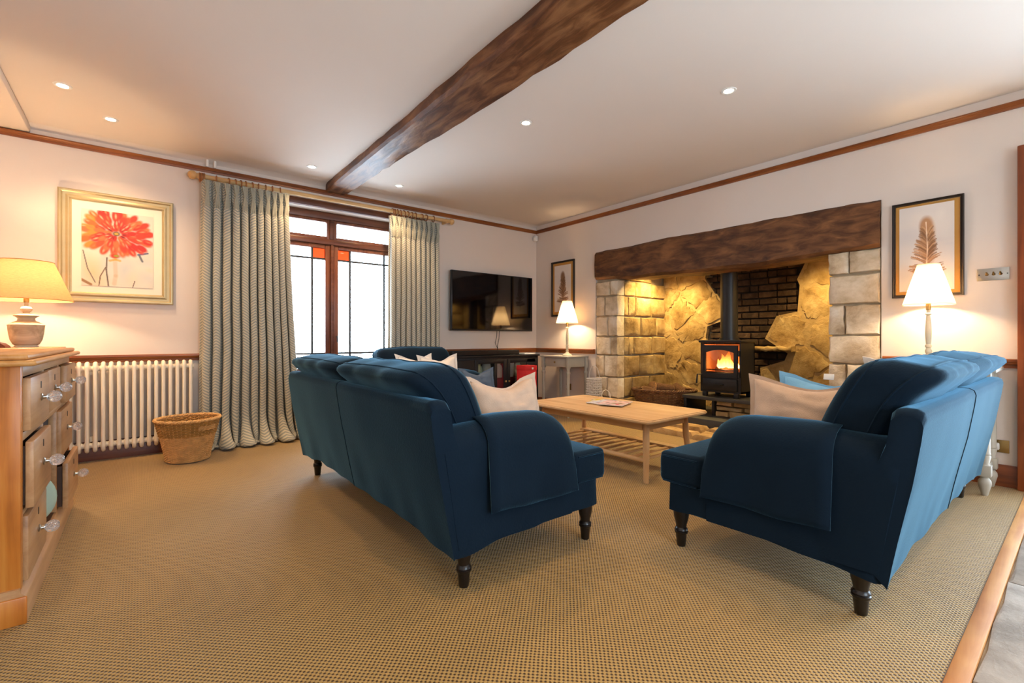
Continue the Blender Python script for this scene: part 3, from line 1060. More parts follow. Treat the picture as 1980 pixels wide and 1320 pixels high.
def sofa(name, loc, rz, W, label, group, nback=2, wr=0):
    t = thing(name, loc, label, 'sofa' if nback > 1 else 'armchair', group, rz)
    P = lambda w, d, z: (w - W / 2, -d, z)
    AW = .185
    sst = lambda q: (lambda c: c * c * (3 - 2 * c))(max(0, min(1, q)))
    rear = lambda z: interp([(.15, -.088), (.25, -.105), (.42, -.132), (.61, -.165), (.80, -.186)], z)
    nw = 44
    # ---- back: leaning slab, hem arched between the legs
    prof = [(-.085, .0), (-.10, .10), (-.128, .27), (-.158, .46), (-.182, .66), (-.188, .725), (-.182, .752), (-.165, .765), (-.135, .767), (-.112, .760), (-.100, .742), (-.085, .62), (-.03, .42), (.04, .28), (.06, .18)]
    def back(i, j):
        s = i
        w = s * W
        e = min(w, W - w)
        k = 1.0 - .04 * max(0, 1 - e / .028) ** 2
        n = len(prof) - 1
        f = j * n
        a = min(int(f), n - 1)
        q = f - a
        d = prof[a][0] * (1 - q) + prof[a + 1][0] * q
        z = prof[a][1] * (1 - q) + prof[a + 1][1] * q
        hem = .150 + .034 * sst(s / .22) * sst((1 - s) / .22)
        hem += .004 * math.sin(w * 23)
        z = hem + (z - 0) * (.767 - hem) / .767 if z < .767 else z
        cx_, cz_ = -.11, .45
        if e < .028:
            d = cx_ + (d - cx_) * k
            z = z - (.026 * max(0, 1 - e / .028) ** 2) * max(0, (z - .5) / .27)
        low = max(0, 1 - (z - .15) / .3)
        d -= .007 * low * (noise.noise(Vector((w * 7, z * 4, 1.7 + wr))) + .4 * math.sin(w * 17 + z * 9))
        d -= .004 * noise.noise(Vector((w * 3, z * 3, 5 + wr)))
        return P(w, d, z)
    b = MB().grid(back, nw * 2, 42)
    n0 = (nw * 2 + 1)
    for i in (0, nw * 2):
        b.f.append(tuple(j * n0 + i for j in range(43)))
    o = b.build('back', M['velvet'], t, 50, local=True)
    # seam with a narrow overlapping flap down the middle of the back
    b = MB()
    if nback > 1:
        line = []
        for j in range(0, 26):
            x, y, z = back(.5, j / 42)
            line.append((x, y + .001, z))
        b.tube(line, .0022, 6)
        b.build('centre_seam', M['velvet_seam'], o, local=True)
    # ---- arms
    def htop(d):
        if d < .33: return .655 + .006 * math.sin(d * 9)
        q = min(1, (d - .33) / .225)
        return .655 - .175 * (1 - max(0, 1 - q ** 2.7) ** (1 / 2.7))
    def arm_pt(sd, d, a, off=0.0, zlo=.2, zin=.3):
        """a in [0,1] runs outer bottom -> over the top -> inner bottom"""
        h = htop(d) + off
        rr = (AW / 2 + .012 + off)
        cxw = AW / 2 + .010
        zc = h - rr * .92
        if a < .36:
            q = a / .36
            z = zlo + (zc - zlo) * q
            w = cxw - rr
        elif a < .72:
            q = (a - .36) / .36 * PI
            w = cxw - rr * math.cos(q)
            z = zc + rr * .92 * math.sin(q)
        else:
            q = (a - .72) / .28
            z = zc + (zin - zc) * q
            w = cxw + rr
        w += .003 * noise.noise(Vector((d * 6, z * 6, 3 + sd + wr)))
        if d < .06:
            q = (.06 - d) / .185
            d = .06 - q * (.06 - rear(z) - .026)
        return P(w, d, z) if sd == 0 else P(W - w, d, z)
    for sd in (0, 1):
        ds = [-.125, -.12, -.08, 0, .08, .16, .24, .30, .34, .38, .42, .46, .49, .515, .535, .548, .554, .555]
        na = 30
        b = MB()
        b.grid(lambda i, j: arm_pt(sd, ds[round(j * (len(ds) - 1))], i, -.006 if round(j * (len(ds) - 1)) in (0, len(ds) - 1) else 0.0, .185), na, len(ds) - 1)
        L = len(ds) - 1
        b.f.append(tuple(i for i in range(na + 1)))
        b.f.append(tuple(L * (na + 1) + i for i in range(na + 1)))
        b.build('arm', M['velvet'], t, 50, local=True)
        # loose protective cover draped over the arm
        ds2 = [.065, .12, .18, .24, .30, .34, .38, .42, .46, .49, .515, .535, .552, .564, .568]
        b = MB()
        def cov(i, j):
            k = round(j * (len(ds2) - 1))
            d = ds2[k]
            zlo = .30 + .006 * math.sin(d * 14 + sd) - .02 * (d - .06)
            p = Vector(arm_pt(sd, d, i, .011, zlo, .47))
            out = max(0, 1 - i / .36)
            p.x += (-1 if sd == 0 else 1) * out * (.010 + .010 * math.sin(d * 11 + 1) + .004 * math.sin(d * 31))
            if i < .03 and k == 0: p.x += 0
            return tuple(p)
        b.grid(cov, 30, len(ds2) - 1)
        cv = b.build('arm_cover', M['velvet'], t, 60, local=True)
        md = cv.modifiers.new('thickness', 'SOLIDIFY')
        md.thickness = .005
        md.offset = 1
    # ---- base
    def base(i, j):
        # i around the rectangle, j from hem to top
        per = [(0.0, -.075), (0.0, .74), (W, .74), (W, -.075)]
        lens = [.815, W, .815, W]
        s = i * sum(lens)
        for k in range(4):
            if s <= lens[k] + 1e-9 or k == 3: break
            s -= lens[k]
        a, c = per[k], per[(k + 1) % 4]
        q = s / lens[k]
        w, d = a[0] + (c[0] - a[0]) * q, a[1] + (c[1] - a[1]) * q
        hem = (.152 + .03 * max(0, d) / .7) + (.030 if k in (1, 3) else .016) * sst(q / .25) * sst((1 - q) / .25)
        z = hem + (.315 - hem) * j
        fl = .006 * (1 - j) * math.sin(s * 21 + k) + .004 * noise.noise(Vector((w * 8, d * 8, z * 6)))
        nx, nd = [(-1, 0), (0, 1), (1, 0), (0, -1)][k]
        rc = 0.0
        ee = min(q, 1 - q) * lens[k]
        if ee < .03: rc = -.004 * (1 - ee / .03) ** 2
        return P(w + nx * (fl + rc), d + nd * (fl + rc), z)
    b = MB().grid(base, 148, 5, cu=True)
    nb = 148
    b.f.append(tuple(5 * nb + k for k in range(nb)))
    b.f.append(tuple(0 * nb + k for k in range(nb)))
    b.build('base', M['velvet'], t, 50, local=True)
    # ---- seat cushion: T shape in front of the arms
    bm = bmesh.new()
    ii = AW + .014
    out = [(ii, .0), (W - ii, .0), (W - ii, .568), (W + .004, .572), (W + .004, .80), (-.004, .80), (-.004, .572), (ii, .568)]
    vs_ = [bm.verts.new(P(w, d, .306)) for w, d in out]
    f0 = bm.faces.new(vs_)
    ex = bmesh.ops.extrude_face_region(bm, geom=[f0])
    for q in [e for e in ex['geom'] if isinstance(e, bmesh.types.BMVert)]: q.co.z = .445
    bmesh.ops.recalc_face_normals(bm, faces=list(bm.faces))
    bmesh.ops.bevel(bm, geom=list(bm.edges), offset=.034, segments=5, affect='EDGES', profile=.55, clamp_overlap=True)
    b = MB().bm(bm)
    b.v = [(x, y, z + (.012 if z > .43 else 0) + .004 * noise.noise(Vector((x * 5, y * 5, wr)))) for x, y, z in b.v]
    sc_ = b.build('seat_cushion', M['velvet'], t, 60, local=True)
    b = MB()
    for zz in (.437, .318):
        pts = [(w + (0.001 if w < W / 2 else -.001), d, zz) for w, d in ((-.002, .600), (-.002, .772), (.026, .796), (W / 2, .799), (W - .026, .796), (W + .002, .772), (W + .002, .600))]
        b.tube([P(*p) for p in pts], .004, 6)
    b.build('piping', M['velvet_seam'], sc_, local=True)
    # ---- back cushions
    inner = W - 2 * AW - .02
    cw = (W - .23) / 2 if nback > 1 else inner + .06
    HC = {0: .435, 1: .465, 2: .45}[wr]
    for k in range(nback):
        xc = 0 if nback == 1 else (-1 if k == 0 else 1) * (cw / 2 + .003)
        bb, shp = box_cushion(cw, HC, .215, seed=k + wr * 3 + 1, bulge=.026, wrinkle=.009, sag=.004)
        def place(p):
            x, y, z = p
            h = (z + HC / 2) / HC
            # y < 0 is the front of the sofa
            d = .122 - .175 * h - y * -1 * -1
            d -= .16 * max(0, h - .62) ** 2 * (1 + 2.2 * max(0, y / .1))
            zz = .448 + (z + HC / 2) - .08 * max(0, h - .55) * max(0, y / .1)
            return (x + xc, -d, zz)
        bb.v = [place(p) for p in bb.v]
        cu = bb.build('back_cushion', M['velvet'], t, 60, local=True)
        weld(cu)
        pb = MB()
        for tt in (-1, 1):
            loop = []
            e = .93
            for (u0, v0, u1, v1, n_) in ((-1, -1, 1, -1, 18), (1, -1, 1, 1, 10), (1, 1, -1, 1, 18), (-1, 1, -1, -1, 10)):
                for i in range(n_):
                    q = i / n_
                    p = shp(u0 + (u1 - u0) * q, v0 + (v1 - v0) * q, tt * .52)
                    loop.append(place(p))
            pb.tube(loop, .0045, 5, closed=True)
        pb.build('piping', M['velvet_seam'], cu, local=True)
    # ---- legs
    for w in (.065, W - .065):
        for d in (0.0, .718):
            b = MB()
            turned_leg(b, w - W / 2, -d, .19)
            b.build('leg', M['legwood'], t, local=True)
    return t

sofa('sofa', (1.023, 2.573, 0), R(90), 2.10, 'blue velvet sofa seen from behind, its back towards the radiator and window', 'pair of blue velvet sofas', 2, 0)
sofa('sofa', (3.041, .527, 0), R(180), 2.12, 'blue velvet sofa facing the window, its daylit back beside the stone floor', 'pair of blue velvet sofas', 2, 1)
sofa('armchair', (2.245, 4.45, 0), 0, 1.12, 'blue velvet armchair under the curtained window behind the sofa', None, 1, 2)

# ------------------------------------------------------------------ scatter cushions
def scatter(name, W, H, T, mat, center, nrm, lean, label, group, roll=0.0, seed=0, flange=.018, slump=.04, tagc=None):
    """knife-edged pillow: local x width, z height, y thickness; bottom edge at z = 0"""
    def pt(u, v, side):
        k = max(0, (1 - u ** 4)) * max(0, (1 - v ** 4))
        th = T / 2 * (max(0, (1 - u * u)) ** .55) * (max(0, (1 - v * v)) ** .55)
        x = u * W / 2 * (1 - .07 * (1 - v * v))
        z = v * H / 2 * (1 - .10 * (1 - u * u) * (1 if v > 0 else .55))
        w1 = noise.noise(Vector((u * 2.2 + seed * 5, v * 2.2, side * .7)))
        w2 = noise.noise(Vector((u * 5 + seed * 9, v * 5, side)))
        w3 = noise.noise(Vector((u * 4 + v * 3 + seed * 2, u * 1.2 - v * 6, side + seed)))
        y = side * (th + (w1 * .020 + w2 * .009 + w3 * .007) * k)
        z -= (slump * math.cos(PI / 2 * max(-1, min(1, u))) ** 2 + .012 * noise.noise(Vector((u * 2.5, seed * 3.1, 0)))) * max(0, v) ** 2
        y += .012 * math.sin(u * 3 + seed)
        return (x, y, z + H / 2)
    b = MB()
    n = 22
    b.grid(lambda i, j: pt(i * 2 - 1, j * 2 - 1, -1), n, n)
    b.grid(lambda i, j: pt(i * 2 - 1, j * 2 - 1, 1), n, n)
    t = thing(name, center, label, 'cushion', group)
    t.rotation_euler = (lean, roll, nrm)
    o = b.build('cushion_cover', mat, t, 70, local=True)
    weld(o)
    # stitched flange round the edge
    ring, ring2 = [], []
    for (u0, v0, u1, v1) in ((-1, -1, 1, -1), (1, -1, 1, 1), (1, 1, -1, 1), (-1, 1, -1, -1)):
        for i in range(14):
            q = i / 14
            u, v = u0 + (u1 - u0) * q, v0 + (v1 - v0) * q
            p = Vector(pt(u, v, 0))
            ring.append(pt(u * .97, v * .97, 0))
            ring2.append(pt(u * (1 + flange / W * 2), v * (1 + flange / H * 2), 0))
    m_ = len(ring)
    b = MB()
    v = []
    for i, (a, c) in enumerate(zip(ring, ring2)):
        wv = .003 * math.sin(i * 1.7)
        v += [(a[0], a[1] - .004, a[2]), (a[0], a[1] + .004, a[2]), (c[0], c[1] + .003 + wv, c[2]), (c[0], c[1] - .003 + wv, c[2])]
    f = []
    for i in range(m_):
        j = (i + 1) % m_
        for k in range(4):
            f.append((i * 4 + k, i * 4 + (k + 1) % 4, j * 4 + (k + 1) % 4, j * 4 + k))
    b.add(v, f)
    b.build('flange', mat, t, 40, local=True)
    if tagc:
        b = MB()
        b.bbox(tagc - .022, tagc + .022, -.003, .003, H * .955, H * .955 + .03, .001)
        b.build('care_label', M['plug'], t, local=True)
    return t

scatter('cushion', .45, .345, .16, M['linen'], (1.49, 1.86, .452), R(4), R(-14), 'beige linen cushion leaning on the near arm of the sofa seen from behind', 'beige linen cushions', seed=1)
scatter('cushion', .49, .365, .18, M['linen'], (2.36, .825, .452), R(96), R(14), 'beige linen cushion leaning on the near arm of the daylit sofa', 'beige linen cushions', seed=2)
scatter('cushion', .48, .375, .15, M['bluelinen'], (2.60, .80, .455), R(93), R(20), 'pale blue linen cushion with a white label behind the beige one on the daylit sofa', None, seed=3, tagc=.03)
scatter('cushion', .46, .42, .15, M['whitelinen'], (3.72, .66, .455), R(85), R(-16), 'white cushion peeping over the daylit sofa at its far arm', 'white cushions', seed=4)
scatter('cushion', .38, .39, .14, M['whitelinen'], (2.13, 4.06, .458), R(6), R(-18), 'white cushion on the armchair, the rear one of two', 'white cushions', seed=5)
scatter('cushion', .40, .38, .14, M['whitelinen'], (2.29, 3.93, .458), R(-2), R(-16), 'white cushion on the armchair, the front one of two', 'white cushions', seed=6)
scatter('cushion', .34, .24, .12, M['slatelinen'], (2.60, 3.76, .455), R(-8), R(-16), 'slate blue cushion with pale piping at the right arm of the armchair', None, seed=7)

# ------------------------------------------------------------------ coffee table
t = thing('coffee_table', (3.01, 2.47, 0), 'pale oak coffee table with a slatted shelf between the two sofas', 'table')
X0, X1, Y0, Y1, ZT = 2.62, 3.395, 1.83, 3.115, .452
bm = bmesh.new()
rr = .05
pts = []
for cx, cy, a0 in ((X1 - rr, Y1 - rr, 0), (X0 + rr, Y1 - rr, 90), (X0 + rr, Y0 + rr, 180), (X1 - rr, Y0 + rr, 270)):
    for k in range(7):
        a = R(a0 + 15 * k)
        pts.append((cx + rr * math.cos(a), cy + rr * math.sin(a)))
f0 = bm.faces.new([bm.verts.new((x, y, ZT - .026)) for x, y in pts])
ex = bmesh.ops.extrude_face_region(bm, geom=[f0])
for q in [e for e in ex['geom'] if isinstance(e, bmesh.types.BMVert)]: q.co.z = ZT
bmesh.ops.bevel(bm, geom=[e for e in bm.edges if abs(e.verts[0].co.z - e.verts[1].co.z) < 1e-6], offset=.008, segments=3, affect='EDGES')
MB().bm(bm).build('tabletop', M['oak'], t)
LEGS = [(2.755, 1.945, -.02, -.015), (3.27, 1.945, .03, -.015), (2.755, 3.0, -.02, .015), (3.27, 3.0, .03, .015)]
for (x, y, dx, dy) in LEGS:
    b = MB()
    b.tube([(x - dx * .4, y - dy * .4, ZT - .02), (x - dx * .2, y - dy * .2, .28), (x + dx, y + dy, 0)], [.021, .023, .018], 14)
    b.build('leg', M['oakZ'], t)
for y in (1.955, 2.99):
    MB().bbox(2.78, 3.245, y - .010, y + .010, ZT - .095, ZT - .024, .003).build('apron', M['oakX'], t)
for x in (2.752, 3.273):
    MB().bbox(x - .010, x + .010, 1.97, 2.975, ZT - .095, ZT - .024, .003).build('apron', M['oak'], t)
MB().tube([(2.745, 1.94, .15), (2.745, 3.005, .15)], .016, 12).build('shelf_rail', M['oak'], t)
MB().bbox(3.225, 3.305, 1.94, 3.005, .138, .162, .006).build('shelf_rail', M['oak'], t)
for k in range(11):
    y = 1.99 + k * (2.96 - 1.99) / 10
    MB().bbox(2.75, 3.25, y - .014, y + .014, .138, .152, .004).build('slat', M['oakX'], t)

# ------------------------------------------------------------------ printed pictures (flat prints as coloured sheets)
class Canvas:
    def __init__(self, w, h, col):
        self.w, self.h = w, h
        self.a = np.zeros((h, w, 3))
        self.a[:] = np.array(col[:3])
        self.X, self.Y = np.meshgrid((np.arange(w) + .5) / w, (np.arange(h) + .5) / h)
        self.asp = h / w
    def put(self, mask, col):
        self.a += (np.array(col[:3]) - self.a) * np.clip(mask, 0, 1)[..., None]
    def ell(self, cx, cy, rx, ry, ang, col, soft=.25, alpha=1.0):
        """coordinates in width units, y measured from the bottom in width units"""
        x, y = self.X - cx, self.Y * self.asp - cy
        ca, sa = math.cos(ang), math.sin(ang)
        u, v = (x * ca + y * sa) / rx, (-x * sa + y * ca) / ry
        r = np.sqrt(u * u + v * v)
        self.put(np.clip((1 - r) / soft, 0, 1) * alpha, col)
    def stroke(self, pts, w, col, alpha=1.0, soft=.5):
        for (x0, y0), (x1, y1) in zip(pts, pts[1:]):
            dx, dy = x1 - x0, y1 - y0
            L = dx * dx + dy * dy + 1e-12
            t = np.clip(((self.X - x0) * dx + (self.Y * self.asp - y0) * dy) / L, 0, 1)
            d = np.hypot(self.X - x0 - t * dx, self.Y * self.asp - y0 - t * dy)
            self.put(np.clip((w - d) / (w * soft), 0, 1) * alpha, col)
    def sheet(self, name, corner, eu, ev, parent, mat=None, local=False):
        """a printed sheet: corner + eu*u + ev*v"""
        c, eu, ev = Vector(corner), Vector(eu), Vector(ev)
        w, h = self.w, self.h
        p = [tuple(c + eu * (i / w) + ev * (j / h)) for j in range(h + 1) for i in range(w + 1)]
        f = [(j * (w + 1) + i, j * (w + 1) + i + 1, (j + 1) * (w + 1) + i + 1, (j + 1) * (w + 1) + i) for j in range(h) for i in range(w)]
        off = wloc(parent) if not local else Vector((0, 0, 0))
        me = bpy.data.meshes.new(name)
        me.from_pydata([tuple(Vector(q) - off) for q in p], [], f)
        at = me.color_attributes.new('print', 'FLOAT_COLOR', 'CORNER')
        colr = np.ones((h * w, 4, 4))
        colr[:, :, :3] = self.a.reshape(-1, 1, 3)
        at.data.foreach_set('color', colr.reshape(-1))
        me.materials.append(mat or M['print'])
        o = bpy.data.objects.new(name, me)
        COL.objects.link(o)
        o.parent = parent
        return o

L = lambda r, g, b: S(r, g, b)[:3]
def flower():
    q = random.Random(5)
    c = Canvas(110, 150, L(222, 214, 196))
    A = c.asp
    for _ in range(60):
        c.ell(q.random(), q.random() * A, q.uniform(.05, .25), q.uniform(.08, .3), q.uniform(0, 3), q.choice([L(232, 224, 206), L(206, 206, 196), L(190, 198, 198), L(236, 210, 168), L(228, 222, 210)]), 1.0, .35)
    c.ell(.15, .25, .22, .4, .3, L(238, 190, 130), 1.0, .7)
    c.ell(.05, .95, .2, .3, .3, L(246, 190, 96), 1.0, .6)
    for pts, w, col in (([(.34, .52), (.33, .3), (.36, .0)], .014, L(82, 58, 40)), ([(.32, .34), (.25, .18), (.23, .0)], .011, L(96, 66, 44)), ([(.02, .62), (.08, .3), (.18, .06)], .012, L(112, 104, 92)),
                        ([(.73, .12), (.70, .0)], .010, L(104, 70, 54)), ([(0, .1), (.12, .02)], .03, L(140, 96, 40))):
        c.stroke(pts, w, col, .9)
    c.stroke([(.45, .5), (.46, .2), (.44, .05)], .04, L(196, 164, 120), .4)
    c.stroke([(.78, .62), (.92, .66)], .02, L(44, 74, 120), .9)
    c.stroke([(.80, .6), (.84, .5)], .022, L(52, 60, 84), .8)
    fx, fy = .47, .97
    reds = [L(214, 58, 28), L(226, 80, 40), L(196, 40, 22), L(236, 108, 56), L(206, 50, 30)]
    for ring, (rad, n, ln, wd) in enumerate(((.37, 30, .19, .085), (.28, 24, .18, .08), (.19, 18, .16, .07), (.10, 12, .12, .055))):
        for k in range(n):
            a = 2 * PI * k / n + q.uniform(-.1, .1) + ring * .3
            r0 = rad * q.uniform(.9, 1.1)
            x, y = fx + r0 * 1.18 * math.cos(a), fy + r0 * .95 * math.sin(a)
            col = q.choice(reds)
            if x < .2: col = q.choice([L(240, 140, 48), L(232, 104, 40), col])
            c.ell(x + .008, y - .012, ln * .62, wd * .8, a, L(140, 26, 16), .6, .4)
            c.ell(x, y, ln * .6, wd * .75, a, col, .4)
            if q.random() < .6: c.ell(x + .02 * math.cos(a), y + .02 * math.sin(a) + .008, ln * .36, wd * .26, a, q.choice([L(246, 150, 104), L(250, 190, 150), L(240, 120, 70)]), .8, .75)
    for _ in range(16):
        a = q.uniform(0, 6.3)
        c.ell(fx + .11 * math.cos(a), fy + .09 * math.sin(a), .05, .016, a, L(92, 16, 20), .8, .6)
    c.ell(fx, fy, .07, .055, 0, L(72, 24, 22), .5)
    c.ell(fx, fy, .04, .03, 0, L(196, 158, 58), .5)
    c.ell(.45, .56, .09, .055, 0, L(190, 60, 24), .5)
    c.ell(.47, .565, .05, .03, 0, L(150, 150, 40), .6)
    c.stroke([(.38, .47), (.46, .5), (.52, .48)], .025, L(240, 160, 60), .8)
    return c

def feather(seed, tone=1.0):
    q = random.Random(seed)
    c = Canvas(80, 160, L(222, 212, 204))
    A = c.asp
    for _ in range(30):
        c.ell(q.random(), q.random() * A, q.uniform(.1, .4), q.uniform(.05, .3), 0, q.choice([L(232, 222, 212), L(208, 202, 200), L(226, 216, 206)]), 1.0, .4)
    col = [L(176, 128, 88), L(150, 104, 68), L(198, 152, 110), L(130, 90, 58)]
    if tone < 1: col = [tuple(v * tone for v in k) for k in col]
    sx = lambda y: .5 + .03 * math.sin((y - .4) * 2)
    c.ell(.52, 1.22, .17, .55, -.06, col[2], .4, .95)
    c.ell(.5, 1.50, .15, .28, .02, col[0], .4, .95)
    c.ell(.55, .95, .15, .5, -.04, col[0], .6, .8)
    for k in range(64):
        y = .40 + .95 * k / 64
        half = .13 + .20 * max(0, (1.25 - y) / .85) ** .8
        for s in (-1, 1):
            l = half * q.uniform(.55, 1.1) * (.72 if s > 0 and y > .7 else 1)
            w = q.uniform(.010, .022)
            c.stroke([(sx(y), y), (sx(y) + s * l * .6, y + .02 + .10 * (y > .6)), (sx(y) + s * l, y + .04 + .12 * (y > .6))], w, q.choice(col), .8)
    c.stroke([(sx(.2), .18), (sx(.5), .5), (sx(1.0), 1.0), (.5, 1.6)], .012, L(236, 210, 180) if tone == 1 else col[3])
    return c

def framed(name, label, group, plane, a0, a1, z0, z1, fw, depth, fmat, inner, canvas, lip=None):
    """plane 'Y': on the window wall, a = X; plane 'X': on the fireplace wall, a = Y"""
    if plane == 'Y':
        P = lambda a, d, z: (a, YW - d, z)
        root = ((a0 + a1) / 2, YW, z0)
    else:
        P = lambda a, d, z: (XF - d, a, z)
        root = (XF, (a0 + a1) / 2, z0)
    t = thing(name, root, label, 'picture', group)
    # moulding swept round the four sides with mitred corners
    prof = [(0, .002), (0, depth * .75), (.10, depth), (.22, depth * .98), (.34, depth * .72), (.55, depth * .66), (.72, depth * .82), (.82, depth * .80), (.90, depth * .5), (1.0, depth * .42), (1.0, .002)]
    b = MB()
    v, f = [], []
    for (s, d) in prof:
        k = s * fw
        for (x, y) in ((a0 + k, z0 + k), (a1 - k, z0 + k), (a1 - k, z1 - k), (a0 + k, z1 - k)):
            v.append(P(x, d, y))
    for j in range(len(prof) - 1):
        for i in range(4):
            f.append((j * 4 + i, j * 4 + (i + 1) % 4, (j + 1) * 4 + (i + 1) % 4, (j + 1) * 4 + i))
    b.add(v, f)
    b.build('frame', fmat, t, 25)
    lay = depth * .38
    for (m, mat, nm) in inner:
        k = fw - .003 + m
        b = MB()
        p0, p1 = P(a0 + k, lay - .006, z0 + k), P(a1 - k, lay, z1 - k)
        b.box(min(p0[0], p1[0]), max(p0[0], p1[0]), min(p0[1], p1[1]), max(p0[1], p1[1]), p0[2], p1[2])
        b.build(nm, mat, t, 0)
        lay += .003
    return t, P, lay

t, P, lay = framed('framed_picture', 'red dahlia picture in a champagne gilt frame above the radiator', None, 'Y', -.503, .238, 1.296, 2.199, .082, .035, M['gilt'], [(0, M['mat'], 'mount')], None)
flower().sheet('print', P(-.364, lay + .001, 1.433), (.459, 0, 0), (0, 0, .622), t)
t, P, lay = framed('framed_picture', 'feather picture in a black frame beside the light switch', 'feather pictures', 'X', .570, .974, 1.309, 2.029, .022, .028, M['blackgold'], [(0, M['ochremat'], 'mount')], None)
feather(3).sheet('print', P(.93, lay + .001, 1.355), (0, -.309, 0), (0, 0, .635), t)
t, P, lay = framed('framed_picture', 'feather picture in a black frame in the corner beside the television', 'feather pictures', 'X', 4.354, 4.795, 1.306, 2.071, .026, .028, M['blackgold'], [(0, M['ochremat'], 'mount')], None)
feather(8, .55).sheet('print', P(4.735, lay + .001, 1.37), (0, -.32, 0), (0, 0, .64), t)

# ------------------------------------------------------------------ curtains and pole
PY, PZ = 5.03, 2.462
t_pole = thing('curtain_pole', (1.72, PY, PZ), 'pale wooden curtain pole with rings and ball ends above the window', 'curtain pole')
MB().tube([(.40, PY, PZ), (3.03, PY, PZ)], .021, 16).build('pole', M['polewood'], t_pole)
for x in (.372, 3.058):
    b = MB()
    b.lathe([(.0, -.038), (.018, -.034), (.032, -.02), (.038, 0), (.032, .02), (.018, .034), (0, .038)], 18, (x, PY, PZ))
    s = 1 if x < 1 else -1
    b.tube([(x + s * .03, PY, PZ), (x + s * .045, PY, PZ), (x + s * .06, PY, PZ)], [.02, .026, .022], 14)
    b.build('finial', M['polewood'], t_pole)
for x in (.46, 2.99):
    MB().bbox(x - .012, x + .012, PY, YW, PZ - .03, PZ + .03, .004).build('bracket', M['polewood'], t_pole)
def torus(b, c, Rr, r, axis='X', n=20, m=8):
    b.tube([(c[0] + (Rr * math.cos(2 * PI * k / n) if axis != 'X' else 0), c[1] + (Rr * math.cos(2 * PI * k / n) if axis == 'X' else (Rr * math.sin(2 * PI * k / n) if axis == 'Z' else 0)), c[2] + (Rr * math.sin(2 * PI * k / n) if axis != 'Z' else 0)) for k in range(n)], r, m, closed=True)
ringm = MB()
torus(ringm, (0, 0, -.009), .035, .006)
torus(ringm, (0, 0, -.052), .006, .002, 'X', 10, 5)
ringm = ringm.mesh('ring', M['ringwood'])
ringL = [.425, .437, .449, .461, .555, .65, .705, .748, .79, .845, .90, .96, 1.02, 1.09]
ringR = [2.27, 2.30, 2.33, 2.37, 2.41, 2.46, 2.51, 2.56, 2.64, 2.70, 2.80]
for x in ringL + ringR:
    o = bpy.data.objects.new('ring', ringm)
    COL.objects.link(o)
    o.parent = t_pole
    o.location = Vector((x, PY, PZ)) - t_pole.location
    o.rotation_euler = (0, 0, rnd.uniform(-.25, .25))

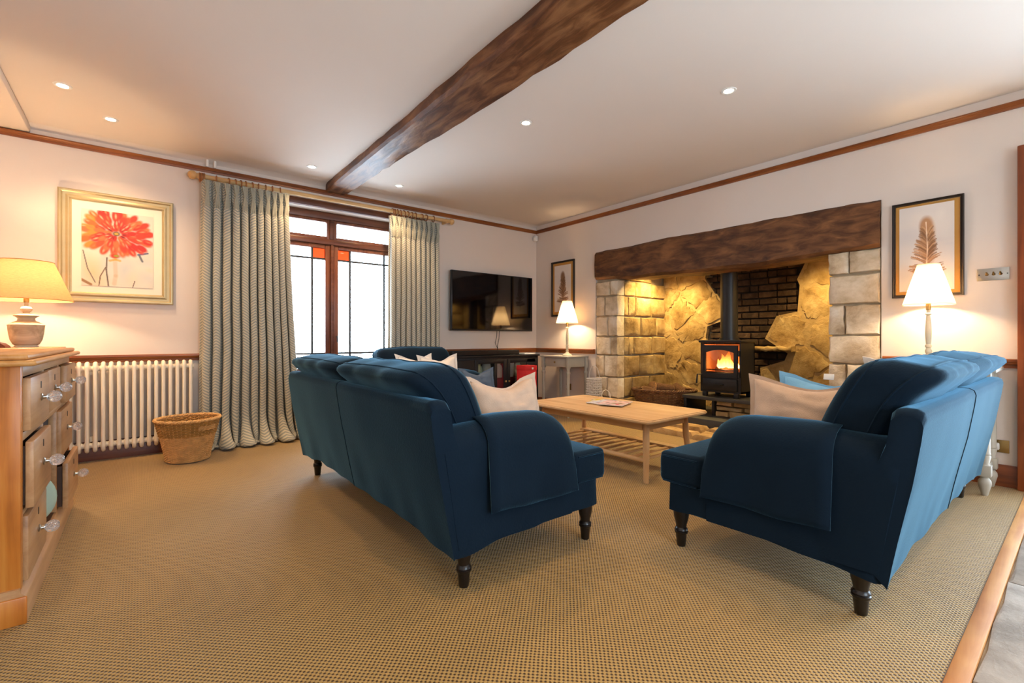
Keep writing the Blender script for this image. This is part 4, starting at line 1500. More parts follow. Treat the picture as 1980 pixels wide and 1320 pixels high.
def curtain(name, label, group, top, bottom, zt, pleats, seed, pool):
    """top(s), bottom(s): X of the cloth at the heading and at the hem for s in [0,1]"""
    nu, nv = 300, 64
    q = random.Random(seed)
    ph = [q.uniform(-.4, .4) for _ in range(pleats + 2)]
    def amp(s, v):
        k = s * pleats
        i = int(min(k, pleats - 1e-6))
        return ph[i] * (1 - (k - i)) + ph[i + 1] * (k - i)
    verts, uvs = [], []
    for j in range(nv + 1):
        v = j / nv                        # 0 top, 1 floor
        z = zt * (1 - v) + .004
        for i in range(nu + 1):
            s = i / nu
            xt, xb = top(s), bottom(s)
            e = v ** 1.5
            x = xt + (xb - xt) * e
            a = 2 * PI * pleats * (s - .5 / pleats) + .9 * amp(s, v) * (.3 + v)
            # pinch pleats: the heading is tight for the first 15 cm and opens below
            dz = v * zt
            A = .016 + .032 * min(1, dz / .30) + .016 * v
            if dz < .17: A = .020 + .010 * abs(math.cos(dz / .17 * PI))
            A *= .8 + .35 * noise.noise(Vector((s * 5, v * .8, seed + 9)))
            y = PY - .012 - A * math.cos(a) * (1 + .25 * amp(s, v))
            x += .020 * math.sin(2 * a) * min(1, dz / .25) * .6 + (.012 * math.sin(a) if dz < .17 else 0)
            y -= .010 * noise.noise(Vector((s * 6, v * 3, seed)))
            x += .012 * v * noise.noise(Vector((s * 4, v * 4, seed + 4)))
            zz = z
            if pool and zt * (1 - v) < .30:
                k = 1 - (zt * (1 - v)) / .30
                y -= k * k * (.11 + .07 * math.sin(a * .5 + 1) + .05 * noise.noise(Vector((s * 9, k * 2, seed))))
                x += k * k * (.05 * math.sin(a * .5) + .05 * (s - .3))
                zz = z * (1 - k * .5) + .05 * k * (1 + math.sin(a * .5 + k * 4)) * (1 - .75 * k) + .014 * k * (1 + math.sin(a))
            y = min(y, YW - .02)
            verts.append((x, y, max(zz, .006)))
            uvs.append((s * pleats * .17, dz))
    f = [(j * (nu + 1) + i, j * (nu + 1) + i + 1, (j + 1) * (nu + 1) + i + 1, (j + 1) * (nu + 1) + i) for j in range(nv) for i in range(nu)]
    me = bpy.data.meshes.new('cloth')
    cx = (top(0) + top(1)) / 2
    me.from_pydata([(x - cx, y - PY, z) for x, y, z in verts], [], f)
    uv = me.uv_layers.new(name='cloth')
    for p in me.polygons:
        for li in p.loop_indices: uv.data[li].uv = uvs[me.loops[li].vertex_index]
    me.polygons.foreach_set('use_smooth', [True] * len(me.polygons))
    me.materials.append(M['curtain'])
    t = thing(name, (cx, PY, 0), label, 'curtain', group)
    o = bpy.data.objects.new('cloth', me)
    COL.objects.link(o)
    o.parent = t
    md = o.modifiers.new('lining', 'SOLIDIFY')
    md.thickness = .006
    # pinched pleat knots stitched into the heading
    for k in range(pleats):
        s = (k + .5) / pleats
        x = top(min(1, s))
        b = MB()
        for dx in (-.010, 0, .010):
            b.tube([(x + dx * 1.6 - cx, -.048, zt - .005), (x + dx * .9 - cx, -.058, zt - .06), (x + dx * .35 - cx, -.060, zt - .105), (x + dx * .9 - cx, -.055, zt - .16), (x + dx * 1.5 - cx, -.046, zt - .24)], [.010, .011, .008, .012, .006], 8)
        oo = b.build('pinch_pleat', M['curtain_plain'], t, local=True)
    return t
M['curtain_plain'] = plain('curtain_heading_cloth', S(160, 158, 142), .9, var=.10, vscale=60, bump=.2, bscale=200)
sL = lambda s: .437 + .725 * (s ** .85 if s > .25 else s * (.25 ** .85) / .25)
curtain('curtain', 'tall chevron curtain beside the radiator, its hem pooling on the carpet', 'pair of chevron curtains', lambda s: .437 + .725 * (1.25 * s - .25 * s * s), lambda s: .425 + .87 * s, 2.425, 11, 3, True)
curtain('curtain', 'chevron curtain between the window and the television', 'pair of chevron curtains', lambda s: 2.235 + .63 * s, lambda s: 2.225 + .645 * s, 2.40, 10, 9, False)

# ------------------------------------------------------------------ column radiator
t = thing('radiator', (-.02, 5.06, .09), 'cream column radiator on the wall below the dahlia picture', 'radiator')
b = MB()
for dy in (-.034, .034):
    b.tube([(0, dy, .03), (0, dy, .68)], .0135, 12)
b.tube([(0, -.034, .672), (0, -.030, .694), (0, -.012, .708), (0, .012, .708), (0, .030, .694), (0, .034, .672)], .0145, 10)
b.tube([(0, -.034, .038), (0, -.030, .016), (0, -.012, .002), (0, .012, .002), (0, .030, .016), (0, .034, .038)], .0145, 10)
for z in (.665, .045):
    b.tube([(-.0245, 0, z), (-.012, 0, z), (.012, 0, z), (.0245, 0, z)], [.019, .026, .026, .019], 14)
colm = b.mesh('column', M['radiator'], 50)
for k in range(19):
    x = .36 - k * .049
    o = bpy.data.objects.new('column', colm)
    COL.objects.link(o)
    o.parent = t
    o.location = (x + .02, 0, 0)
b = MB()
for x in (-.30, .12):
    b.box(x - .012, x + .012, 5.095, YW, .16, .20).box(x - .012, x + .012, 5.095, YW, .70, .74)
b.build('wall_bracket', M['radiator'], t)
b = MB()
b.tube([(.30, 5.06, .10), (.30, 5.06, .0)], .011, 10)
b.build('valve_pipe', M['chrome'], t)

# ------------------------------------------------------------------ wicker basket on the carpet
def woven(prof_r, z0, z1, n_st, rows, r_st, amp, c, sx=1.0, sy=1.0, rot=0.0, seg=None):
    """weft strands passing in front of and behind the stakes"""
    b = MB()
    seg = seg or n_st * 4
    M_ = Matrix.Translation(c) @ Matrix.Rotation(rot, 4, 'Z')
    for k in range(rows):
        z = z0 + (z1 - z0) * (k + .5) / rows
        r = prof_r(z)
        pts = []
        for i in range(seg):
            a = 2 * PI * i / seg
            rr_ = r + amp * math.cos(n_st / 2 * a + PI * k)
            pts.append((rr_ * sx * math.cos(a), rr_ * sy * math.sin(a), z))
        b.tube(pts, r_st, 5, closed=True, M=M_)
    return b
def stakes(prof_r, z0, z1, n, r, c, sx=1, sy=1, rot=0, m=5):
    b = MB()
    M_ = Matrix.Translation(c) @ Matrix.Rotation(rot, 4, 'Z')
    for k in range(n):
        a = 2 * PI * k / n
        b.tube([(prof_r(z0 + (z1 - z0) * i / m) * sx * math.cos(a), prof_r(z0 + (z1 - z0) * i / m) * sy * math.sin(a), z0 + (z1 - z0) * i / m) for i in range(m + 1)], r, 5, M=M_)
    return b
def rope_rim(r, z, thick, c, sx=1, sy=1, rot=0, tw=30):
    b = MB()
    M_ = Matrix.Translation(c) @ Matrix.Rotation(rot, 4, 'Z')
    for p in (0, 2 * PI / 3, 4 * PI / 3):
        pts = []
        for i in range(tw * 6):
            a = 2 * PI * i / (tw * 6)
            q = tw * a + p
            rr_ = r + thick * .6 * math.cos(q)
            pts.append((rr_ * sx * math.cos(a), rr_ * sy * math.sin(a), z + thick * .6 * math.sin(q)))
        b.tube(pts, thick * .62, 5, closed=True, M=M_)
    return b
c = (.315, 4.66, 0)
t = thing('wicker_basket', c, 'golden wicker waste basket on the carpet between radiator and curtain', 'basket')
pr = lambda z: .148 + .072 * (z / .35) ** 1.2
stakes(pr, .01, .33, 44, .0045, c).build('stake', M['wicker'], t)
woven(pr, .012, .21, 44, 22, .0048, .0035, c).build('lower_weave', M['wicker'], t)
woven(pr, .215, .33, 44, 11, .0062, .006, c).build('upper_weave', M['wickerdark'], t)
rope_rim(.222, .342, .012, c, tw=34).build('rim', M['wicker'], t)
MB().lathe([(0, .006), (.148, .006), (.152, .012), (.148, .018), (0, .018)], 36, c).build('bottom', M['wicker'], t)
b = MB()
for dz in (0, .012, .024):
    b.tube([(c[0] + (pr(.27) + .012) * math.cos(a), c[1] + (pr(.27) + .012) * math.sin(a), .265 + dz + .006 * math.sin(a * 40)) for a in [R(-75 + 5 * k) for k in range(9)]], .006, 6)
b.build('handle', M['wicker'], t)

# ------------------------------------------------------------------ pine dresser
DX, DY0, DY1 = -.325, 2.36, 3.82
XB = XL + .01
t = thing('pine_dresser', (-.58, 3.09, 0), 'waxed pine dresser with cut-glass knobs at the left edge', 'dresser')
# carcass
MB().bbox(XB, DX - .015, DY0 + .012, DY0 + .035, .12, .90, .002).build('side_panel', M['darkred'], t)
MB().bbox(XB, DX - .015, DY1 - .035, DY1 - .012, .12, .90, .002).build('side_panel', M['pine'], t)
MB().bbox(DX - .07, DX, DY0, DY0 + .04, .11, .905, .004).build('corner_post', M['pine'], t)
MB().bbox(XB, XB + .07, DY0, DY0 + .04, .11, .905, .004).build('corner_post', M['pine'], t)
MB().bbox(DX - .07, DX, DY1 - .04, DY1, .11, .905, .004).build('corner_post', M['pine'], t)
MB().bbox(XB + .07, DX - .07, DY0 + .002, DY0 + .03, .78, .905, .003).build('side_rail', M['pine'], t)
b = MB()
b.bbox(XB, XB + .015, DY0, DY1, .1, .905, .002)
b.build('back_panel', M['pinedark'], t)
# front frame rails and dividers
b = MB()
for z0, z1 in ((.862, .905), (.632, .662), (.365, .383)):
    if z0 == .365:
        b.bbox(DX - .03, DX, DY0 + .04, 2.83, z0, z1, .002).bbox(DX - .03, DX, 3.28, DY1 - .04, z0, z1, .002)
    else:
        b.bbox(DX - .03, DX, DY0 + .04, DY1 - .04, z0, z1, .002)
b.bbox(DX - .03, DX, 2.842, 2.872, .662, .862, .002).bbox(DX - .03, DX, 3.30, 3.345, .662, .862, .002)
b.bbox(DX - .03, DX, 2.822, 2.85, .125, .632, .002).bbox(DX - .03, DX, 3.262, 3.29, .125, .632, .002)
b.build('front_frame', M['pineY'], t)
b = MB()
b.bbox(XB + .02, DX - .03, 2.822, 2.845, .125, .632, .002).bbox(XB + .02, DX - .03, 3.267, 3.29, .125, .632, .002)
b.box(XB + .02, DX - .01, 2.845, 3.267, .118, .128).box(XB + .02, DX - .03, DY0 + .03, DY1 - .03, .628, .634)
b.build('niche_lining', M['pinedark'], t)
for z in (.20, .42):
    MB().bbox(DX - .20, DX - .14, 3.262, 3.268, z, z + .06, .002).build('socket_plate', M['black'], t)
# plinth
b = MB()
b.prism([(XB, 0), (DX + .016, 0), (DX + .016, .085), (DX + .012, .097), (DX + .002, .105), (DX - .002, .122), (XB, .122)], 'Y', DY0 - .012, DY1 + .012)
b.build('plinth', M['pineY'], t)
MB().bbox(XB, DX + .018, DY0 - .022, DY0 - .010, 0, .095, .004).build('plinth_end', M['pine'], t)
# top: two stepped mouldings
MB().bbox(XB, DX + .045, DY0 - .05, DY1 + .045, .903, .924, .010, 3).build('top_moulding', M['pinetop'], t)
MB().bbox(XB, DX + .022, DY0 - .03, DY1 + .022, .924, .945, .009, 3).build('top', M['pinetop'], t)
def knob(parent, x, y, z):
    b = MB()
    b.lathe([(.0, 0), (.014, 0), (.015, .004), (.008, .007), (.007, .018), (.0, .018)], 16, (0, 0, 0), M=Matrix.Translation((x, y, z)) @ Matrix.Rotation(R(90), 4, 'Y'))
    k = b.build('knob_stem', M['chrome'], parent)
    # fluted glass ball
    n = 16
    v, f = [], []
    prof = [(.006, .016), (.012, .019), (.020, .027), (.0235, .037), (.022, .047), (.016, .056), (.008, .061)]
    Mx = Matrix.Translation((x, y, z)) @ Matrix.Rotation(R(90), 4, 'Y')
    for i, (r, h) in enumerate(prof):
        for q in range(n * 2):
            a = PI * q / n + i * .16
            rr_ = r * (1.0 if q % 2 == 0 else .88)
            v.append((rr_ * math.cos(a), rr_ * math.sin(a), h))
    m_ = n * 2
    for i in range(len(prof) - 1):
        for q in range(m_): f.append((i * m_ + q, i * m_ + (q + 1) % m_, (i + 1) * m_ + (q + 1) % m_, (i + 1) * m_ + q))
    f.append(tuple(range(m_ - 1, -1, -1)))
    f.append(tuple((len(prof) - 1) * m_ + q for q in range(m_)))
    MB().add(v, f, Mx).build('knob', M['crystal'], parent, smooth=20)
def drawer(y0, y1, z0, z1, pull, ky=None, wavy=False):
    x0, x1 = DX - .34 + pull, DX + .012 + pull
    b = MB()
    b.bbox(x1 - .024, x1, y0, y1, z0, z1, .005)
    d = b.build('drawer', M['pineY'], t)
    b = MB()
    zt = z1 - .018
    b.box(x0, x1 - .024, y0 + .012, y0 + .024, z0 + .01, zt).box(x0, x1 - .024, y1 - .024, y1 - .012, z0 + .01, zt)
    b.box(x0, x1 - .024, y0 + .024, y1 - .024, z0 + .01, z0 + .018)
    b.build('drawer_box', M['pinedark'], d, 0)
    knob(d, x1, ky if ky else (y0 + y1) / 2, (z0 + z1) / 2 + .005)
    b = MB()
    b.bbox(x1 - .001, x1 + .0015, y0 + (y1 - y0) * .5 - .006, y0 + (y1 - y0) * .5 + .006, z1 - .055, z1 - .028, .0005)
    b.build('keyhole', M['black'], d)
drawer(2.404, 2.838, .666, .858, .008)
drawer(2.876, 3.296, .666, .858, .0)
drawer(3.349, 3.776, .666, .858, .018)
drawer(2.404, 2.818, .387, .628, .016)
drawer(2.404, 2.818, .128, .361, .002)
drawer(3.294, 3.776, .387, .628, .004)
drawer(3.294, 3.776, .128, .361, .03)
b = MB()
b.lathe([(0, 0), (.15, 0), (.165, .006), (.17, .014), (.15, .010), (0, .008)], 36, M=Matrix.Translation((-.415, 2.852, .305)) @ Matrix.Rotation(R(-86), 4, 'X') @ Matrix.Scale(.78, 4))
tag(b.build('serving_plate', M['greenplate']), 'pale green plate on edge at the left side of the dresser niche', 'plate')

# ------------------------------------------------------------------ lamps
def pleated_shade(t, c, z0, z1, r0, r1, mat, pleats, amp):
    n = pleats * 2
    v, f = [], []
    L_ = 6
    for j in range(L_ + 1):
        q = j / L_
        for k in range(n):
            a = 2 * PI * k / n
            r = (r0 + (r1 - r0) * q) * (1 + (amp if k % 2 else -amp))
            v.append((c[0] + r * math.cos(a), c[1] + r * math.sin(a), z0 + (z1 - z0) * q))
    for j in range(L_):
        for k in range(n): f.append((j * n + k, j * n + (k + 1) % n, (j + 1) * n + (k + 1) % n, (j + 1) * n + k))
    s = MB().add(v, f).build('lamp_shade', mat, t, 60)
    b = MB()
    for z, r in ((z0, r0), (z1, r1)):
        b.tube([(c[0] + r * math.cos(2 * PI * k / 40), c[1] + r * math.sin(2 * PI * k / 40), z) for k in range(40)], .0025, 5, closed=True)
    for k in range(3):
        a = 2 * PI * k / 3
        b.tube([(c[0], c[1], z1 - .02), (c[0] + r1 * math.cos(a), c[1] + r1 * math.sin(a), z1)], .0015, 5)
    tag(b.build('shade_wire', mat, s), kind='stuff')
    return s
def bulb(t, c, z, power):
    b = MB().lathe([(0, -.03), (.012, -.028), (.014, -.005), (.026, .02), (.028, .035), (.02, .052), (0, .06)], 16, (c[0], c[1], z))
    b.build('bulb', M['bulb'], t)
    add_light('lamp_glow', 'POINT', (c[0], c[1], z + .02), power, (1.0, .72, .43), shadow_soft_size=.035)
def candlestick_lamp(c, z, label, power):
    t = thing('table_lamp', (c[0], c[1], z), label, 'table lamp', 'candlestick table lamps with cream pleated shades')
    b = MB().lathe([(.0, 0), (.062, 0), (.064, .006), (.056, .014), (.040, .022), (.022, .040), (.016, .052), (.0, .052)], 28, (c[0], c[1], z))
    b.build('base', M['cream'], t)
    p = [(.012, .05), (.018, .06), (.020, .07), (.012, .078), (.019, .088), (.021, .10), (.015, .112), (.012, .12), (.019, .128), (.019, .14), (.013, .146), (.016, .17), (.0185, .22), (.017, .28), (.0125, .34), (.011, .352), (.019, .358), (.019, .366), (.011, .372), (.012, .395), (.0, .40)]
    MB().lathe(p, 24, (c[0], c[1], z)).build('stem', M['cream'], t)
    MB().tube([(c[0], c[1], z + .39), (c[0], c[1], z + .445)], .014, 14).build('lamp_holder', M['brass'], t)
    pleated_shade(t, c, z + .43, z + .715, .142, .062, M['shade'], 56, .012)
    bulb(t, c, z + .49, power)
    return t
candlestick_lamp((4.40, .735), .812, 'lit candlestick lamp behind the daylit sofa, before the larger feather picture', LAMP_W)
candlestick_lamp((4.385, 4.315), .775, 'lit candlestick lamp on the grey corner table beside the television', LAMP_W)
c = (-.62, 4.70)
z = .938
Q = 1.305
SC = lambda pr_: [(r * Q, h * Q) for r, h in pr_]
t = thing('table_lamp', (c[0], c[1], z), 'lit wooden urn lamp with a wide tan linen shade beyond the dresser', 'table lamp')
MB().lathe(SC([(.0, 0), (.046, 0), (.048, .006), (.046, .010), (.0, .010)]), 32, (*c, z)).build('base', M['cream'], t)
MB().lathe(SC([(.040, .008), (.052, .018), (.062, .04), (.068, .075), (.0705, .10), (.071, .112), (.0725, .116), (.0725, .121), (.066, .126), (.050, .135), (.036, .143), (.033, .155), (.040, .162), (.050, .168), (.050, .172), (.030, .178), (.014, .184), (.012, .19)]), 36, (*c, z)).build('body', M['lampwood'], t)
MB().lathe(SC([(.012, .188), (.022, .196), (.024, .208), (.018, .218), (.008, .222), (.007, .25), (0, .25)]), 24, (*c, z)).build('neck', M['lampwood'], t)
MB().tube([(*c, z + .315), (*c, z + .38)], .015, 14).build('lamp_holder', M['brass'], t)
b = MB()
v, f = [], []
n = 48
for j in range(9):
    q = j / 8
    for k in range(n):
        a = 2 * PI * k / n
        r = .245 + (.142 - .245) * q
        v.append((c[0] + r * math.cos(a), c[1] + r * math.sin(a), z + .332 + .272 * q))
for j in range(8):
    for k in range(n): f.append((j * n + k, j * n + (k + 1) % n, (j + 1) * n + (k + 1) % n, (j + 1) * n + k))
sh = b.add(v, f).build('lamp_shade', M['linenshade'], t, 60)
for zz, r in ((z + .332, .245), (z + .604, .142)):
    MB().tube([(c[0] + r * math.cos(2 * PI * k / 48), c[1] + r * math.sin(2 * PI * k / 48), zz) for k in range(48)], .003, 6, closed=True).build('shade_binding', M['linenshade'], sh)
bulb(t, c, z + .425, LAMP_W * 1.3)
t = thing('side_table', (-.70, 4.70, 0), 'small pine side table beyond the dresser under the linen-shaded lamp', 'table')
MB().bbox(-.99, -.44, 4.42, 4.96, .915, .938, .006).build('tabletop', M['pinetop'], t)
for x in (-.96, -.47):
    for y in (4.45, 4.93): MB().bbox(x - .018, x + .018, y - .018, y + .018, 0, .915, .003).build('leg', M['pine'], t)
MB().bbox(-.95, -.48, 4.46, 4.92, .83, .915, .003).build('apron', M['pine'], t)
b = MB()
b.prism([(-.09, 0), (.05, 0), (.045, .012), (.02, .03), (-.01, .036), (-.03, .06), (-.09, .06)], 'Y', -.02, .02, M=Matrix.Translation((-.72, 4.52, .938)) @ Matrix.Rotation(R(-30), 4, 'Z'))
tag(b.build('carved_ornament', M['darkred']), 'dark red carved wooden ornament beside the linen-shaded lamp, cut by the left edge', 'ornament')

# ------------------------------------------------------------------ television corner
t = thing('television', (3.735, 5.05, 1.10), 'wide black flat television mounted on the wall by the room corner', 'television')
MB().bbox(3.06, 4.41, 5.035, 5.075, 1.10, 1.866, .006).build('case', M['tvbezel'], t)
MB().box(3.072, 4.398, 5.0335, 5.036, 1.122, 1.857).build('screen', M['screen'], t, 0)
MB().bbox(3.5, 3.97, 5.075, YW, 1.3, 1.7, .01).build('wall_mount', M['black'], t)
b = MB()
b.tube([(3.80, 5.07, 1.10), (3.81, 5.09, 1.02), (3.79, 5.10, .94), (3.83, 5.095, .86), (3.83, 5.10, .80)], .004, 6)
b.tube([(3.84, 5.07, 1.10), (3.85, 5.09, 1.0), (3.83, 5.10, .9), (3.835, 5.095, .80)], .004, 6)
tag(b.build('television_cable', M['black']), 'thin dark cables hanging below the television', 'cable')

t = thing('television_cabinet', (3.51, 4.9, 0), 'low black cabinet with glazed doors under the television', 'cabinet')
X0, X1, Y0, Y1 = 2.80, 4.225, 4.71, 5.08
MB().bbox(X0 - .02, X1 + .02, Y0 - .02, Y1, .765, .787, .006).build('top', M['black'], t)
b = MB()
b.bbox(X0, X0 + .025, Y0, Y1, .0, .765, .003).bbox(X1 - .025, X1, Y0, Y1, 0, .765, .003).bbox(X0, X1, Y1 - .012, Y1, .06, .765, .002)
b.bbox(X0, X1, Y0, Y1, .06, .085, .003).bbox(X0, X1, Y0, Y0 + .02, .72, .765, .003)
b.bbox(3.66, 3.685, Y0 + .005, Y1, .085, .72, .002)
b.build('carcass', M['black'], t)
MB().bbox(X0 - .008, X1 + .008, Y0 - .008, Y1, 0, .06, .004).build('plinth', M['black'], t)
MB().box(X0 + .03, X1 - .03, Y0 + .03, Y1 - .02, .486, .50).build('shelf', M['black'], t, 0)
for a0, a1 in ((X0 + .01, 3.18), (3.185, 3.68), (3.685, 4.215)):
    if a0 < 2.9:
        d = MB().bbox(a0, a1, Y0 - .014, Y0 + .004, .09, .735, .004).build('door', M['black'], t)
        continue
    b = MB()
    for q in ((a0, a0 + .05, .09, .735), (a1 - (.05 if a1 < 4 else .20), a1, .09, .735), (a0 + .05, a1 - .05, .685, .735), (a0 + .05, a1 - .05, .09, .15)):
        b.bbox(q[0], q[1], Y0 - .014, Y0 + .004, q[2], q[3], .004)
    xm = a0 + .05 + (a1 - (.05 if a1 < 4 else .20) - a0 - .05) * .68
    if a1 < 4: b.bbox(xm - .022, xm + .022, Y0 - .012, Y0 + .002, .15, .685, .003)
    d = b.build('door', M['black'], t)
    MB().box(a0 + .045, a1 - .045, Y0 - .006, Y0 - .003, .145, .69).build('pane', M['cabglass'], d, 0)
    MB().lathe([(0, 0), (.012, .002), (.014, .012), (.008, .02), (0, .022)], 12, M=Matrix.Translation((a0 + .025 if a1 > 4 else a1 - .025, Y0 - .014, .45)) @ Matrix.Rotation(R(90), 4, 'X')).build('knob', M['brass'], d)
reflection_jar = [(0, 0), (.05, 0), (.055, .01), (.056, .12), (.045, .15), (.03, .165), (.032, .19), (0, .19)]  # made-up vessels standing in for the bright reflections in the cabinet panes
jm = MB().lathe(reflection_jar, 18).mesh('reflection_jar', M['greenplate'])
jm2 = MB().lathe([(0, 0), (.04, 0), (.055, .06), (.06, .14), (.045, .2), (.05, .23), (0, .23)], 18).mesh('reflection_jar', M['whitewicker'])
for i, (x, y, m_, l) in enumerate(((3.29, 4.88, jm, 'pale green stand-in for a reflection in the left pane of the black cabinet'), (3.43, 4.90, jm2, 'white stand-in for a reflection in the left pane of the black cabinet'),
                                   (3.60, 4.88, jm, 'pale green stand-in for a reflection in the narrow middle pane of the black cabinet'), (3.80, 4.88, jm2, 'white stand-in for a reflection in the right pane of the black cabinet'), (3.94, 4.90, jm, 'pale green stand-in for a reflection in the right pane of the black cabinet'))):
    o = bpy.data.objects.new('reflection_jar', m_)
    COL.objects.link(o)
    o.location = (x, y - .10, .50)
    tag(o, l, 'reflection_jar', 'reflection stand-ins inside the black cabinet')
b = MB()
b.bbox(2.93, 3.975, 4.80, 4.90, .787, .848, .012)
t2 = b.build('soundbar', M['black'])
tag(t2, 'long black soundbar on the cabinet under the television', 'soundbar')
MB().box(2.95, 3.955, 4.797, 4.801, .797, .838).build('grille', M['tvbezel'], t2, 0)
b = MB()
b.bbox(4.02, 4.21, 4.75, 4.93, .787, .803, .004)
tag(b.build('white_box', M['white']), 'flat white box on the right end of the black cabinet', 'box')
t = thing('storage_box', (3.84, 4.45, 0), 'tall red card box standing in front of the black cabinet', 'box')
MB().bbox(3.745, 3.925, 4.40, 4.58, 0, .655, .004).build('body', M['red'], t)
MB().bbox(3.742, 3.928, 4.397, 4.583, .60, .66, .004).build('lid', M['red'], t)
MB().box(3.84, 3.866, 4.394, 4.396, .612, .635).build('printed_mark', M['white'], t, 0)

# small grey table in the corner
def turned(b, x, y, zs):
    b.lathe(zs, 16, (x, y, 0))
t = thing('corner_table', (4.37, 4.34, 0), 'small grey painted table with a drawer in the corner under the lit lamp', 'table')
MB().bbox(4.165, 4.56, 4.095, 4.605, .755, .775, .007).build('tabletop', M['greypaint'], t)
b = MB()
b.bbox(4.20, 4.215, 4.16, 4.54, .635, .755, .002)
b.build('drawer', M['greypaint'], t)
MB().lathe([(0, 0), (.010, .002), (.013, .012), (.008, .020), (0, .022)], 12, M=Matrix.Translation((4.20, 4.35, .695)) @ Matrix.Rotation(R(-90), 4, 'Y')).build('knob', M['brass'], t)
b = MB()
b.bbox(4.225, 4.535, 4.12, 4.14, .635, .755, .002).bbox(4.225, 4.535, 4.56, 4.58, .635, .755, .002).bbox(4.525, 4.54, 4.14, 4.56, .635, .755, .002)
b.build('apron', M['greypaint'], t)
for x in (4.205, 4.525):
    for y in (4.12, 4.575):
        b = MB()
        b.bbox(x - .022, x + .022, y - .022, y + .022, .62, .755, .002)
        b.lathe([(.012, 0), (.015, .03), (.021, .45), (.019, .54), (.026, .555), (.026, .57), (.018, .58), (.021, .62)], 16, (x, y, 0))
        b.build('leg', M['greypaint'], t)

# grey console behind the daylit sofa
t = thing('console_table', (4.355, .70, 0), 'grey painted console table with turned legs behind the far end of the daylit sofa', 'table')
MB().bbox(4.165, 4.548, .375, 1.035, .785, .812, .008).build('tabletop', M['greypaint'], t)
b = MB()
b.bbox(4.19, 4.205, .44, .97, .68, .785, .002).bbox(4.505, 4.52, .44, .97, .68, .785, .002).bbox(4.23, 4.48, .415, .43, .68, .785, .002).bbox(4.23, 4.48, .975, .99, .68, .785, .002)
b.build('apron', M['greypaint'], t)
for x in (4.21, 4.50):
    for y in (.432, .978):
        b = MB()
        b.lathe([(.014, 0), (.017, .006), (.033, .075), (.031, .095), (.020, .112), (.024, .122)], 18, (x, y, 0))
        b.bbox(x - .032, x + .032, y - .032, y + .032, .122, .195, .004)
        b.lathe([(.026, .195), (.022, .205), (.030, .25), (.026, .258), (.030, .266), (.027, .275), (.027, .58), (.031, .60), (.026, .61), (.030, .63), (.030, .68)], 18, (x, y, 0))
        b.bbox(x - .030, x + .030, y - .030, y + .030, .67, .785, .003)
        b.build('leg', M['greypaint'], t)
b = MB()
b.bbox(4.24, 4.47, .42, .444, .14, .178, .003).bbox(4.24, 4.47, .966, .99, .14, .178, .003).bbox(4.343, 4.367, .444, .966, .14, .178, .003)
b.build('stretcher', M['greypaint'], t)

# ------------------------------------------------------------------ wall fittings
t = thing('light_switch', (XF, .428, 1.40), 'brushed steel triple light switch plate beside the feather picture', 'light switch')
MB().bbox(XF - .007, XF, .350, .506, 1.398, 1.482, .002).build('plate', M['chrome'], t)
for y in (.392, .425, .458):
    MB().tube([(XF - .007, y, 1.44), (XF - .016, y, 1.442), (XF - .030, y, 1.452)], [.010, .006, .005], 10).build('toggle', M['brass'], t)
for y in (.360, .496):
    MB().lathe([(0, 0), (.004, 0), (.004, .002), (0, .002)], 10, M=Matrix.Translation((XF - .007, y, 1.44)) @ Matrix.Rotation(R(-90), 4, 'Y')).build('screw', M['iron'], t)
def socket(y0, y1, z0, z1, label, px):
    t = thing('wall_socket', (XF, (y0 + y1) / 2, z0), label, 'wall socket')
    MB().bbox(XF - .007, XF, y0, y1, z0, z1, .002).build('plate', M['brass'], t)
    p = thing('plug', (XF - .02, px, (z0 + z1) / 2), label.replace('brass wall socket', 'white plug in the brass wall socket'), 'plug')
    o = MB().bbox(XF - .035, XF - .007, px - .024, px + .024, (z0 + z1) / 2 - .024, (z0 + z1) / 2 + .024, .008).build('plug_body', M['plug'], p)
    MB().tube([(XF - .024, px, (z0 + z1) / 2 - .02), (XF - .028, px, z0 - .06), (XF - .03, px + .01, .03)], .004, 6).build('flex', M['black'], p)
socket(.352, .438, .225, .310, 'brass wall socket below the light switch, beside the door post', .420)
socket(4.425, 4.51, .30, .385, 'brass wall socket under the grey corner table', 4.468)

# ------------------------------------------------------------------ wood burning stove
t = thing('wood_stove', (5.09, 2.535, .36), 'black wood-burning stove with a lit fire behind its glass door', 'stove')
X0, X1, Y0, Y1 = 4.92, 5.26, 2.315, 2.765
ZB, ZT_ = .41, .955
b = MB()
b.box(X0 + .02, X1, Y0, Y0 + .015, ZB, ZT_).box(X0 + .02, X1, Y1 - .015, Y1, ZB, ZT_).box(X1 - .015, X1, Y0, Y1, ZB, ZT_).box(X0 + .02, X1, Y0, Y1, ZB, ZB + .02)
b.build('body', M['iron'], t, 0)
MB().bbox(X0 - .005, X1 + .01, Y0 - .012, Y1 + .012, ZT_, ZT_ + .026, .006).build('top_plate', M['iron'], t)
b = MB()
for a in range(6): b.bbox(X0 - .0065, X0 + .001, Y0 + .05 + a * .062, Y0 + .085 + a * .062, ZT_ - .012, ZT_ - .002, .002)
b.build('air_slot', M['black'], t)
